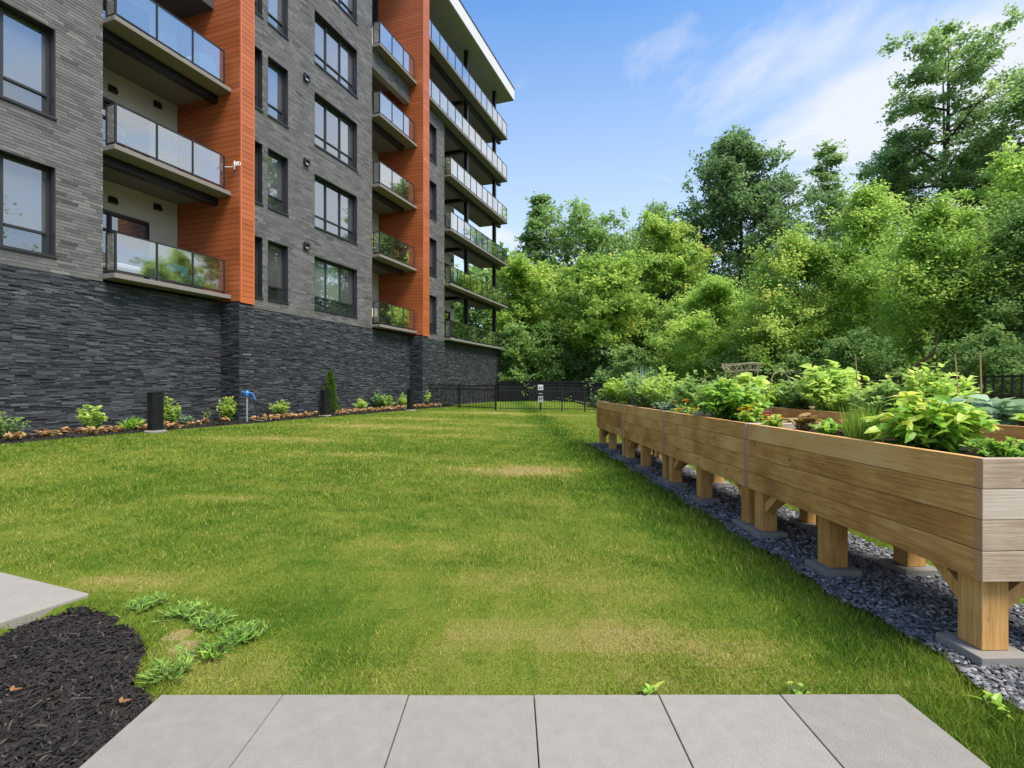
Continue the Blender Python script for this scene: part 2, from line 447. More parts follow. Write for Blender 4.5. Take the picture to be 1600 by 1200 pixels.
LF['hosta'] = mat_leaf('leaf_tan', [(0, (0.16, 0.14, 0.03)), (0.35, (0.34, 0.24, 0.075)), (0.7, (0.48, 0.29, 0.13)), (1, (0.58, 0.40, 0.23))], 0.25)
LF['red'] = mat_leaf('leaf_red', [(0, (0.06, 0.03, 0.02)), (0.5, (0.22, 0.07, 0.04)), (1, (0.36, 0.19, 0.08))], 0.3)
LF['flower'] = mat_leaf('petal_orange', [(0, (0.75, 0.22, 0.01)), (0.5, (0.85, 0.42, 0.01)), (1, (0.85, 0.62, 0.03))], 0.25)
LF['conifer'] = mat_leaf('leaf_conifer', [(0, (0.02, 0.06, 0.01)), (0.5, (0.055, 0.125, 0.02)), (1, (0.12, 0.19, 0.03))], 0.3, gain=1.5)

# ------------------------------------------------------------------ the facade frame
TH = math.atan2(290, 810)
U = np.array([math.sin(TH), math.cos(TH)]); N = np.array([math.cos(TH), -math.sin(TH)])
P0 = np.array([-7.9047, 20.7209])
DW = float(N @ P0)

def wall_dist(X, Y):
    return N[0] * np.asarray(X) + N[1] * np.asarray(Y) - DW

def ground_z(X, Y):
    return 0.2 * smooth((12 - wall_dist(X, Y)) / 9.5)

def gp(px, py):
    """photograph pixel -> point on the ground"""
    z = 0.0
    for _ in range(6):
        Y = (H - z) * F / (py - HY); X = (px - 800) / F * Y
        z = float(ground_z(X, Y))
    return X, Y, z

def bedpt(px, d):
    """point of the planting bed in the picture column px, d metres in front of the wall"""
    tt = (px - 800) / F
    Y = (DW + d) / (N[0] * tt + N[1]); X = tt * Y
    return X, Y, float(ground_z(X, Y)) + 0.02

# ================================================================== SETTING
# forest floor and everything out to the horizon
gm = MB(); gm.raw([(-400, -300, -0.12), (500, -300, -0.12), (500, 700, -0.12), (-400, 700, -0.12)], [(0, 1, 2, 3)])
gm.build('ground', M['earth'], kind='structure')

# near mulch patch outline (between the two concrete slabs), clockwise
MULCH = np.array([(-2.72, 3.22), (-2.45, 3.12), (-2.22, 2.98), (-2.02, 2.82), (-1.88, 2.66), (-1.80, 2.5), (-1.72, 2.36), (-1.58, 2.27), (-1.515, 2.2),
                  (-1.515, 0.8), (-3.5, 0.8), (-2.95, 2.2)])
def in_poly(x, y, poly):
    x = np.asarray(x); y = np.asarray(y)
    c = np.zeros(x.shape, bool); j = len(poly) - 1
    for i in range(len(poly)):
        xi, yi = poly[i]; xj, yj = poly[j]
        c ^= ((yi > y) != (yj > y)) & (x < (xj - xi) * (y - yi) / (yj - yi + 1e-12) + xi)
        j = i
    return c

# the planter row frame (slightly turned from the camera axis)
PA = math.atan2(28, 810)
PU = np.array([-math.sin(PA), math.cos(PA)]); PN = np.array([math.cos(PA), math.sin(PA)])
PO = np.array([2.235, 2.46])
def plocal(X, Y):
    dX = np.asarray(X) - PO[0]; dY = np.asarray(Y) - PO[1]
    return dX * PU[0] + dY * PU[1], dX * PN[0] + dY * PN[1]      # along, across
def pworld(l, a):
    p = PO + PU * l + PN * a
    return float(p[0]), float(p[1])

def is_gravel(X, Y):
    l, a = plocal(X, Y)
    e = 0.03 * np.sin(l * 5.1) + 0.02 * np.sin(l * 13.0)
    r1 = (a > -0.11 + e) & (a < 0.86 + e) & (l < 9.6)
    r2 = (a > 1.98 + e) & (a < 3.1 + e) & (l < 9.6)
    return r1 | r2

PATH_Y = 2.23
def dryness(X, Y):
    """0 lush ... 1 straw; world-space pattern of the lawn itself"""
    X = np.asarray(X, float); Y = np.asarray(Y, float)
    Xr = 0.82 * X + 0.57 * Y; Yr = -0.57 * X + 0.82 * Y; Xq = 0.42 * X - 0.91 * Y; Yq = 0.91 * X + 0.42 * Y
    d = 0.13 * vnoise(Xr, Yr, 1.3, 1) + 0.13 * vnoise(Xq, Yq, 0.8, 7) + 0.17 * vnoise(Xr, Yr, 0.38, 2) + 0.15 * vnoise(Xq, Yq, 0.25, 8) + 0.12 * vnoise(Xq, Yq, 2.6, 3) + 0.24 * vnoise(Xr, Yr, 0.12, 4) - 0.04
    for (cx, cy, rx, ry, k) in [(0.15, 8.2, 1.0, 0.45, 0.95), (-4.6, 15.2, 3.0, 0.7, 0.45), (-0.4, 22.8, 4.0, 0.8, 0.55), (-2.9, 9.6, 1.4, 0.3, 0.35), (-5.4, 11.6, 1.7, 0.42, 0.45),
                               (0.25, 2.8, 0.9, 0.28, 0.42), (-0.5, 3.6, 0.6, 0.25, 0.25), (1.1, 2.6, 0.4, 0.15, 0.25), (-3.6, 18.5, 2.2, 0.6, 0.55), (-2.6, 13.2, 2.0, 0.4, 0.32), (-1.5, 2.6, 0.35, 0.3, 0.35), (0.4, 6.0, 0.8, 0.3, 0.2),
                               (-3.4, 6.0, 0.5, 0.15, 0.4), (-0.6, 4.4, 0.9, 0.3, 0.22), (0.9, 2.36, 2.2, 0.12, 0.22), (-0.2, 17.0, 2.5, 0.5, 0.25), (-2.6, 3.55, 0.5, 0.2, 0.4), (0.6, 3.4, 1.0, 0.3, 0.18)]:
        q = ((X - cx) / rx) ** 2 + ((Y - cy) / ry) ** 2
        d = d + k * np.exp(-q * 1.1) * (0.55 + 0.9 * vnoise(X, Y, 0.35, 9))
    l, a = plocal(X, Y)
    d = d - 0.32 * np.exp(-((a + 0.55) / 0.55) ** 2) * (l > -2) - 0.12 * np.exp(-((wall_dist(X, Y) - 2.8) / 1.0) ** 2)
    d = d - 0.25 * np.exp(-(((X + 1.55) / 0.45) ** 2 + ((Y - 3.0) / 0.35) ** 2))
    d = d + 1.2 * np.exp(-((((X + 1.72) * 0.8 + (Y - 2.72) * 0.6) / 0.07) ** 2 + ((-(X + 1.72) * 0.6 + (Y - 2.72) * 0.8) / 0.17) ** 2) ** 2)
    return np.clip(d, 0, 1)

# lawn sheet
gx = np.arange(-16, 8.0, 0.125); gy = np.arange(-3, 41, 0.125)
GX, GY = np.meshgrid(gx, gy)
GZ = ground_z(GX, GY) + 0.012 * (vnoise(GX, GY, 0.8, 21) - 0.5)
GZ = np.where(in_poly(GX, GY, MULCH), -0.09, GZ)
GZ = np.where(is_gravel(GX, GY), GZ - 0.03, GZ)
GZ = np.where(wall_dist(GX, GY) < 1.6, GZ - 0.05, GZ)
GZ = np.where((np.abs(GX - 0.08) < 1.5) & (GY < PATH_Y - 0.1), -0.05, GZ)
nx, ny = len(gx), len(gy)
idx = np.arange(nx * ny).reshape(ny, nx)
fq = np.stack([idx[:-1, :-1], idx[:-1, 1:], idx[1:, 1:], idx[1:, :-1]], -1).reshape(-1, 4)
cxm = (GX[:-1, :-1] + GX[1:, 1:]) / 2; cym = (GY[:-1, :-1] + GY[1:, 1:]) / 2
me = new_mesh('lawn', np.stack([GX, GY, GZ], -1).reshape(-1, 3), fq.ravel(), 4, (dryness(cxm, cym) * 0.85 + 0.05).ravel())
me.polygons.foreach_set('use_smooth', np.ones(len(me.polygons), bool))
link('lawn', me, M['lawn'], kind='structure')

# paved path of concrete slabs at the photographer's feet
path = MB(); path.box((-1.50, 0.2, -0.10), (1.655, PATH_Y - 0.01, -0.012))
patho = path.build('path', M['soil'], kind='structure')
jx = [-1.51, -0.985, -0.445, 0.094, 0.630, 1.152, 1.665]
for a, b in zip(jx[:-1], jx[1:]):
    for y0, y1 in ((1.31, PATH_Y), (0.3, 1.30)):
        MB().box((a + 0.002, y0, -0.06), (b - 0.002, y1, 0.022 + random.uniform(-0.002, 0.002)), tone=random.uniform(0.42, 0.6)).build('paving_slab', M['paving'], patho, bevel=0.004)
# walkway slab on the left
c0 = np.array([-2.68, 3.29]); ea = np.array([-0.95, 0.385]) / 1.025; eb = np.array([-0.20, -0.46]) / 0.5016
pts = [c0, c0 + ea * 3.2, c0 + ea * 3.2 + eb * 1.5, c0 + eb * 1.5]
sl_ = MB()
v = [(p[0], p[1], z) for z in (-0.12, 0.035) for p in pts]
sl_.raw(v, [(0, 1, 2, 3), (7, 6, 5, 4), (0, 4, 5, 1), (1, 5, 6, 2), (2, 6, 7, 3), (3, 7, 4, 0)], 0.62)
sl_.build('walkway', M['paving'], bevel=0.012, kind='structure')

# mulch patch: mounded sheet + loose chips
def chip_mesh(name, P, L, W, T, tone, rng, tilt=0.45):
    n = len(P)
    base = BOXV[None] * np.stack([L, W, T], -1)[:, None]
    base[:, 4:, :2] *= 0.8
    az = rng.uniform(0, 2 * np.pi, n); tx = rng.normal(0, tilt, n); ty = rng.normal(0, tilt, n)
    ca, sa, cx, sx, cy, sy = np.cos(az), np.sin(az), np.cos(tx), np.sin(tx), np.cos(ty), np.sin(ty)
    Rz = np.zeros((n, 3, 3)); Rz[:, 0, 0] = ca; Rz[:, 0, 1] = -sa; Rz[:, 1, 0] = sa; Rz[:, 1, 1] = ca; Rz[:, 2, 2] = 1
    Rx = np.zeros((n, 3, 3)); Rx[:, 0, 0] = 1; Rx[:, 1, 1] = cx; Rx[:, 1, 2] = -sx; Rx[:, 2, 1] = sx; Rx[:, 2, 2] = cx
    Ry = np.zeros((n, 3, 3)); Ry[:, 1, 1] = 1; Ry[:, 0, 0] = cy; Ry[:, 0, 2] = sy; Ry[:, 2, 0] = -sy; Ry[:, 2, 2] = cy
    v = np.einsum('nij,nkj->nki', Rz @ Ry @ Rx, base) + P[:, None]
    f = BOXF[None] + (np.arange(n) * 8)[:, None, None]
    return new_mesh(name, v.reshape(-1, 3), f.ravel(), 4, np.repeat(tone, 6))

mx_, my_ = np.meshgrid(np.arange(-3.6, -1.4, 0.05), np.arange(0.8, 3.35, 0.05))
def mulch_z(X, Y):
    return -0.035 + 0.02 * vnoise(X, Y, 0.25, 31) + 0.012 * vnoise(X, Y, 0.07, 32)
mz_ = mulch_z(mx_, my_)
ii = np.arange(mx_.size).reshape(mx_.shape)
fq = np.stack([ii[:-1, :-1], ii[:-1, 1:], ii[1:, 1:], ii[1:, :-1]], -1).reshape(-1, 4)
mc = np.stack([(mx_[:-1, :-1] + 0.025).ravel(), (my_[:-1, :-1] + 0.025).ravel()], -1)
fq = fq[in_poly(mc[:, 0], mc[:, 1], MULCH)]
link('mulch_patch', new_mesh('mulch_patch', np.stack([mx_, my_, mz_], -1).reshape(-1, 3), fq.ravel(), 4, 0.35), M['mulch'], kind='structure')
n = 15000
X = RNG.uniform(-3.5, -1.5, n); Y = RNG.uniform(0.85, 3.25, n)
k = in_poly(X, Y, MULCH); X = X[k]; Y = Y[k]; n = len(X)
link('bark_mulch', chip_mesh('bark_mulch', np.stack([X, Y, mulch_z(X, Y) + RNG.uniform(0, 0.014, n)], -1), RNG.gamma(3, 0.009, n) + 0.008, RNG.uniform(0.004, 0.011, n),
     RNG.uniform(0.002, 0.005, n), np.clip(RNG.beta(1.6, 3, n) * 1.05, 0, 0.97) + (RNG.random(n) < 0.004) * 0.3, RNG), M['mulch'], kind='stuff')

# planting bed along the building: mulch sheet
bs = np.arange(-14, 9.4, 0.15); bd = np.arange(0, 1.9, 0.1)
BS, BD = np.meshgrid(bs, bd)
edge = 1.72 + 0.12 * np.sin(BS * 0.9) + 0.06 * np.sin(BS * 2.7)
BDd = BD / 1.8 * edge
BX = P0[0] + BS * U[0] + BDd * N[0]; BY = P0[1] + BS * U[1] + BDd * N[1]
BZ = ground_z(BX, BY) + 0.012 + 0.05 * smooth((1.5 - BDd) / 1.5) + 0.03 * (vnoise(BX, BY, 0.3, 41) - 0.5)
BZ = np.where(BD >= 1.79, ground_z(BX, BY) - 0.04, BZ)
ii = np.arange(BS.size).reshape(BS.shape)
fq = np.stack([ii[:-1, :-1], ii[:-1, 1:], ii[1:, 1:], ii[1:, :-1]], -1).reshape(-1, 4)
link('planting_bed', new_mesh('planting_bed', np.stack([BX, BY, BZ], -1).reshape(-1, 3), fq[:, ::-1].ravel(), 4, 0.3), M['mulch'], kind='structure')
n = 7000
s_ = RNG.uniform(-12.5, 9.3, n); d_ = RNG.uniform(0.1, 1.75, n)
X = P0[0] + s_ * U[0] + d_ * N[0]; Y = P0[1] + s_ * U[1] + d_ * N[1]
link('bed_mulch', chip_mesh('bed_mulch', np.stack([X, Y, ground_z(X, Y) + 0.03 + 0.05 * smooth((1.5 - d_) / 1.5)], -1), RNG.gamma(3, 0.02, n) + 0.02, RNG.uniform(0.012, 0.03, n),
     RNG.uniform(0.004, 0.01, n), np.clip(RNG.beta(1.6, 3, n), 0, 0.9), RNG), M['mulch'], kind='stuff')

# gravel strips under the planters
def strip(l0, l1, a0, a1, name):
    L_, A_ = np.meshgrid(np.arange(l0, l1 + 0.01, 0.1), np.linspace(a0, a1, 12))
    Xs = PO[0] + PU[0] * L_ + PN[0] * A_; Ys = PO[1] + PU[1] * L_ + PN[1] * A_
    wob = 0.03 * np.sin(L_ * 5.1) + 0.02 * np.sin(L_ * 13.0)
    Xs = Xs + wob * PN[0]
    Zs = ground_z(Xs, Ys) + 0.004 + 0.012 * vnoise(Xs, Ys, 0.1, 51)
    q = np.arange(L_.size).reshape(L_.shape)
    f = np.stack([q[:-1, :-1], q[:-1, 1:], q[1:, 1:], q[1:, :-1]], -1).reshape(-1, 4)
    link(name, new_mesh(name, np.stack([Xs, Ys, Zs], -1).reshape(-1, 3), f[:, ::-1].ravel(), 4, 0.4), M['gravel_bed'], kind='structure')
strip(-2.0, 9.6, -0.12, 0.86, 'gravel_strip')
strip(-2.0, 9.6, 1.98, 3.1, 'gravel_strip')
# loose stones: lumpy octahedra
def stones(name, L_, A_, size, tone, mat):
    n = len(L_)
    Xs = PO[0] + PU[0] * L_ + PN[0] * A_; Ys = PO[1] + PU[1] * L_ + PN[1] * A_
    base = np.array([[1, 0, 0], [0.3, 0.9, 0], [-0.8, 0.5, 0], [-0.7, -0.6, 0], [0.4, -0.9, 0], [0.1, 0.1, 0.75], [0, 0, -0.75]])
    v = base[None] * (1 + RNG.uniform(-0.3, 0.3, (n, 7, 1))) * size[:, None, None] * np.stack([RNG.uniform(0.8, 1.3, n), RNG.uniform(0.6, 1.0, n), RNG.uniform(0.4, 0.75, n)], -1)[:, None]
    az = RNG.uniform(0, 6.28, n); c, s = np.cos(az), np.sin(az)
    tl = RNG.normal(0, 0.5, n)
    y = v[..., 1] * np.cos(tl)[:, None] - v[..., 2] * np.sin(tl)[:, None]; z = v[..., 1] * np.sin(tl)[:, None] + v[..., 2] * np.cos(tl)[:, None]
    x = v[..., 0]
    v = np.stack([x * c[:, None] - y * s[:, None], x * s[:, None] + y * c[:, None], z], -1)
    v += np.stack([Xs, Ys, ground_z(Xs, Ys) + 0.012 + RNG.uniform(0, 0.012, n)], -1)[:, None]
    fb = np.array([[0, 1, 5], [1, 2, 5], [2, 3, 5], [3, 4, 5], [4, 0, 5], [1, 0, 6], [2, 1, 6], [3, 2, 6], [4, 3, 6], [0, 4, 6]])
    f = fb[None] + (np.arange(n) * 7)[:, None, None]
    link(name, new_mesh(name, v.reshape(-1, 3), f.ravel(), 3, np.repeat(tone, 10)), mat, kind='stuff')
l1_ = RNG.uniform(-0.9, 1.8, 9000); l2_ = RNG.uniform(1.8, 9.6, 9000); l3_ = RNG.uniform(1.0, 9.6, 3500)
Ls = np.concatenate([l1_, l2_, l3_]); As = np.concatenate([RNG.uniform(-0.13, 0.88, 9000), RNG.uniform(-0.13, 0.88, 9000), RNG.uniform(1.96, 3.0, 3500)])
As = As + 0.03 * np.sin(Ls * 5.1) + 0.02 * np.sin(Ls * 13.0)
stones('loose_gravel', Ls, As, np.concatenate([RNG.uniform(0.008, 0.020, 9000), RNG.uniform(0.013, 0.026, 9000), RNG.uniform(0.014, 0.026, 3500)]), np.clip(RNG.normal(0.5, 0.22, 21500), 0, 1), M['gravel'])

# grass blades: one growing mass, thinner and denser near the photographer
def lawn_ok(X, Y):
    k = ~in_poly(X, Y, MULCH) & ~is_gravel(X, Y) & (wall_dist(X, Y) > 1.68 + 0.12 * np.sin(((X - P0[0]) * U[0] + (Y - P0[1]) * U[1]) * 0.9))
    k &= ~((X > -1.53) & (X < 1.685) & (Y < PATH_Y + 0.006))
    q = np.stack([X - c0[0], Y - c0[1]], -1)
    M2 = np.linalg.inv(np.stack([ea, eb], -1))
    ab = q @ M2.T
    k &= ~((ab[:, 0] > -0.03) & (ab[:, 0] < 3.2) & (ab[:, 1] > -0.03) & (ab[:, 1] < 1.5))
    k &= ((((X + 1.72) * 0.8 + (Y - 2.72) * 0.6) / 0.07) ** 2 + ((-(X + 1.72) * 0.6 + (Y - 2.72) * 0.8) / 0.16) ** 2) > RNG.uniform(0.1, 1.4, len(X))
    l, a = plocal(X, Y)
    k &= a < 6
    return k
def scatter(n, y0, y1, p):
    # density falls as 1/Y^p over the visible wedge
    u = RNG.random(n)
    e = 2 - p
    Yv = np.exp(np.log(y0) + u * np.log(y1 / y0)) if abs(e) < 1e-6 else (y0 ** e + u * (y1 ** e - y0 ** e)) ** (1 / e)
    Xv = RNG.uniform(-1.12, 1.12, n) * (Yv + 0.3)
    return Xv, Yv
Xa, Ya = scatter(520000, 1.75, 30, 2.0)
k = lawn_ok(Xa, Ya); Xa = Xa[k]; Ya = Ya[k]; n = len(Xa)
dry = dryness(Xa, Ya)
lush = np.exp(-((plocal(Xa, Ya)[1] + 0.3) / 0.35) ** 2)
hgt = (0.015 + 0.021 * RNG.random(n)) * (1.15 - 0.45 * dry) * (1 + 0.7 * lush) * np.clip(Ya / 4, 0.85, 1.5)
wid = 0.0020 * np.clip(Ya / 2.6, 0.9, 6) * RNG.uniform(0.7, 1.4, n)
az = RNG.uniform(0, 6.28, n); la = RNG.uniform(0, 6.28, n); ln = RNG.gamma(2, 0.28, n) * hgt
zz = ground_z(Xa, Ya) - 0.004
bx = np.cos(az) * wid; by = np.sin(az) * wid
v = np.stack([np.stack([Xa - bx, Ya - by, zz], -1), np.stack([Xa + bx, Ya + by, zz], -1), np.stack([Xa + np.cos(la) * ln, Ya + np.sin(la) * ln, zz + hgt], -1)], 1)
tone = np.clip(dry * 0.85 + 0.05 + RNG.normal(0, 0.16, n) + (RNG.random(n) < 0.10) * 0.4, 0, 1)
link('grass', new_mesh('grass', v.reshape(-1, 3), np.arange(n * 3), 3, tone), M['blade'], kind='stuff')

# ================================================================== THE BUILDING
# local frame: x along the facade (away from the photographer), y into the building, z up
bld = thing('apartment_building', 'large grey brick apartment building with orange panelled fins and glass balconies', 'building',
            (float(P0[0]), float(P0[1]), 0), math.atan2(U[1], U[0]))
FL = 3.29
ZB = 4.03                       # where ledgestone ends and brick begins
SLAB = [4.10 + FL * i for i in range(6)]       # undersides of the balcony slabs
BDEP = 0.45; RDEP = 1.95; FDEP = 0.83
TOPZ = 20.4

class HT: pass
def free_intervals(x0, x1, z0, z1, holes):
    iv = [(x0, x1)]
    for (a, b, c, d) in holes:
        if d <= z0 + 1e-4 or c >= z1 - 1e-4: continue
        nv = []
        for (p, q) in iv:
            if b <= p or a >= q: nv.append((p, q)); continue
            if a > p: nv.append((p, a))
            if b < q: nv.append((b, q))
        iv = nv
    return [t for t in iv if t[1] - t[0] > 0.012]

def wall_cells(x0, x1, z0, z1, holes):
    xs = sorted({x0, x1, *[h[0] for h in holes], *[h[1] for h in holes]}); zs = sorted({z0, z1, *[h[2] for h in holes], *[h[3] for h in holes]})
    xs = [x for x in xs if x0 <= x <= x1]; zs = [z for z in zs if z0 <= z <= z1]
    out = []
    for i in range(len(xs) - 1):
        for j in range(len(zs) - 1):
            cx, cz = (xs[i] + xs[i + 1]) / 2, (zs[j] + zs[j + 1]) / 2
            if not any(h[0] < cx < h[1] and h[2] < cz < h[3] for h in holes):
                out.append((xs[i], xs[i + 1], zs[j], zs[j + 1]))
    return out

def brick_list(x0, x1, z0, z1, holes, bl=0.39, bh=0.082, j=0.012):
    out = []
    nrow = int(round((z1 - z0) / bh)); bh = (z1 - z0) / nrow
    for r_ in range(nrow):
        a = z0 + r_ * bh; b = a + bh
        off = (r_ % 2) * bl / 2 + 0.07 * ((r_ * 7) % 3)
        cuts = [a + j / 2] + sorted({e for h in holes for e in (h[2], h[3]) if a + j / 2 + 0.008 < e < b - j / 2 - 0.008}) + [b - j / 2]
        for za, zb_ in zip(cuts[:-1], cuts[1:]):
          for (p, q) in free_intervals(x0, x1, za + 0.0085, zb_ - 0.0085, holes):
            kx = math.floor((p - off) / bl)
            while off + kx * bl < q:
                u0 = max(p, off + kx * bl + j / 2); u1 = min(q, off + (kx + 1) * bl - j / 2)
                if u1 - u0 > 0.025: out.append((u0, u1, za, zb_))
                kx += 1
    return out

def stone_list(x0, x1, z0, z1, holes=()):
    out = []; z = z0
    while z < z1 - 0.012:
        hh = min(random.choice([0.026, 0.034, 0.042, 0.052]), z1 - z)
        for (p, q) in free_intervals(x0, x1, z, z + hh, holes):
            x = p
            while x < q - 0.01:
                ll = min(random.uniform(0.12, 0.44), q - x)
                if q - x - ll < 0.06: ll = q - x
                out.append((x, x + ll, z, z + hh)); x += ll
        z += hh
    return out

ALLB, ALLS = [], []             # bricks / stones: (lo, hi, tone, parent, distance measure)
def tone_brick():
    return float(np.clip(random.gauss(0.5, 0.14), 0.05, 0.98))
def tone_stone():
    return float(np.clip(random.betavariate(3.0, 3.6) * 0.85 + (0.2 if random.random() < 0.06 else 0), 0.02, 1))

def brick_wall(x0, x1, z0, z1, holes, depth=0.26, fine=True, ztop_fine=99):
    mb = MB()
    for (a, b, c, d) in wall_cells(x0, x1, z0, z1, holes):
        mb.box((a, 0.0, c), (b, depth, d))
    o = mb.build('brick_wall', M['mortar'], bld)
    for (a, b, c, d) in brick_list(x0, x1, z0, min(z1, ztop_fine), holes):
        ALLB.append(((a, -0.010 - random.uniform(0, 0.003), c), (b, 0.02, d), tone_brick(), o, (a, c)))
    return o

# --- opening coordinates
WZ = [(4.41 + FL * i, 6.55 + FL * i) for i in range(5)]
A0, A1 = -14.0, -7.83
B0, B1 = -3.75, 3.89
C0, C1 = 8.15, 11.28
holesA = [(-11.62, -8.87, a, b) for a, b in WZ[:3]]
holesB = []
for a, b in WZ:
    holesB += [(0.0, 2.77, a, b), (-2.39, -1.41, a, b), (-3.6, -2.62, a, b)]
holesC = [(9.33, 10.30, a, b) for a, b in WZ[:4]]
wallA = brick_wall(A0, A1, ZB, 13.5, holesA, ztop_fine=12.5)
wallB = brick_wall(B0, B1, ZB, TOPZ, holesB)
wallC = brick_wall(C0, C1, ZB, SLAB[4], holesC)
wallA['label'] = 'grey brick wall with long thin bricks and pale mortar'
# brick header above the fourth balcony recess of section B
brick_wall(B1 + 0.004, 7.27, 16.35, SLAB[4] - 0.01, [], 0.3)
# returns of the brick piers into the balcony recesses, and upper body
for (x, z1) in ((A1, 13.5), (B1, TOPZ), (C1, SLAB[4])):
    MB().box((x - 0.25, 0.262, ZB), (x - 0.001, RDEP + 0.3, z1)).build('pier_return', M['cladding'], bld)
MB().box((A0, 0.3, 13.52), (-4.3, 6, TOPZ)).build('upper_wall', M['cladding'], bld)

# --- ledgestone base
def stone_wall(x0, x1, z0, z1, y, name='stone_wall'):
    o = MB().box((x0, y, z0), (x1, y + 0.3, z1)).build(name, M['joint'], bld)
    for (a, b, c, d) in stone_list(x0, x1, z0 + 0.25, z1):
        pr = random.uniform(0.004, 0.034)
        ALLS.append(((a + 0.001, y - pr, c + 0.0015), (b - 0.001, y + 0.02, d - 0.0015), tone_stone(), o, (a, c)))
    return o
def stone_return(x, y0, y1, z0, z1, parent):
    for (a, b, c, d) in stone_list(y0, y1, z0 + 0.25, z1):
        pr = random.uniform(0.004, 0.030)
        ALLS.append(((x - pr, a + 0.001, c + 0.0015), (x + 0.02, b - 0.001, d - 0.0015), tone_stone(), parent, (50, c)))
STZ = -0.15
F1a, F1b = -4.31, -3.77        # first orange fin
F2a, F2b = 7.29, 7.91          # second orange fin
stone_wall(A0, F1a, STZ, ZB - 0.015, 0.0)
stone_wall(F1b, F2a, STZ, ZB - 0.015, 0.0)
stone_wall(F2b, 21.05, STZ, ZB - 0.015, 0.0)
for (a, b) in ((F1a, F1b), (F2a, F2b)):
    o = MB().box((a, -FDEP + 0.05, STZ), (b, -0.001, 3.985)).build('stone_pier', M['joint'], bld)
    for (p, q, c, d) in stone_list(a - 0.02, b, STZ + 0.25, 3.98):
        pr = random.uniform(0.004, 0.034)
        ALLS.append(((p + 0.001, -FDEP + 0.05 - pr, c + 0.0015), (q - 0.001, -FDEP + 0.06, d - 0.0015), tone_stone(), o, (p + 6, c)))
    stone_return(a, -FDEP + 0.05, -0.03, STZ, 3.98, o)
MB().box((20.74, 0.301, STZ), (21.05, 14, ZB - 0.02)).build('stone_wall', M['joint'], bld)
# flashing line between stone and brick
for (a, b) in ((A0, A1), (F1b, B1), (F2b, C1)):
    MB().box((a, -0.022, ZB - 0.014), (b, 0.05, ZB + 0.004)).build('flashing', M['frame'], bld)

def emit(lst, name, mat, keep):
    lst.sort(key=lambda t: t[4][0] * 1.0 + t[4][1] * 0.35)
    vis = [t for t in lst if -10.6 < t[4][0] and t[4][1] < 11.5]
    first = set(id(t) for t in vis[:keep])
    groups = {}
    for t in lst:
        if id(t) in first:
            link(name, boxes_mesh(name, [t[0]], [t[1]], [t[2]]), mat, t[3])
        else:
            groups.setdefault(t[3].name, []).append(t)
    for g in groups.values():
        link(name + '_courses', boxes_mesh(name + '_courses', [t[0] for t in g], [t[1] for t in g], [t[2] for t in g]), mat, g[0][3], kind='stuff')
emit(ALLB, 'brick', M['brick'], 300)
emit(ALLS, 'ledgestone', M['stone'], 300)

# --- orange fins of horizontal boards
def fin(a, b, single, seed):
    rr = random.Random(seed)
    TOPZ = 23.85
    core = MB().box((a + 0.02, -FDEP + 0.02, 4.0), (b - 0.02, RDEP + 0.2, TOPZ)).build('fin', M['orange_gap'], bld)
    trim = MB()
    trim.box((a - 0.004, -FDEP - 0.006, 3.99), (a + 0.045, -FDEP + 0.045, TOPZ), 0.9)
    trim.box((b - 0.045, -FDEP - 0.006, 3.99), (b + 0.004, -FDEP + 0.045, TOPZ), 0.9)
    trim.box((a + 0.045, -FDEP - 0.004, 3.985), (b - 0.045, -FDEP + 0.03, 4.03), 0.9)
    trim.build('corner_trim', M['orange'], core)
    bh = 0.165; z = 4.035; lo, hi, tn = [], [], []
    while z < TOPZ - 0.02:
        z1 = min(z + bh, TOPZ)
        for l_, h_ in (((a - 0.001, -FDEP + 0.046, z), (a + 0.03, RDEP, z1 - 0.012)), ((a + 0.046, -FDEP, z), (b - 0.046, -FDEP + 0.03, z1 - 0.012))):
            t = float(np.clip(rr.gauss(0.5, 0.13), 0.1, 0.95))
            if single: link('plank', boxes_mesh('plank', [l_], [h_], [t]), M['orange'], core)
            else: lo.append(l_); hi.append(h_); tn.append(t)
        z = z1
    if not single:
        link('plank_courses', boxes_mesh('plank_courses', lo, hi, tn), M['orange'], core, kind='stuff')
fin(F1a, F1b, True, 3)
fin(F2a, F2b, False, 4)

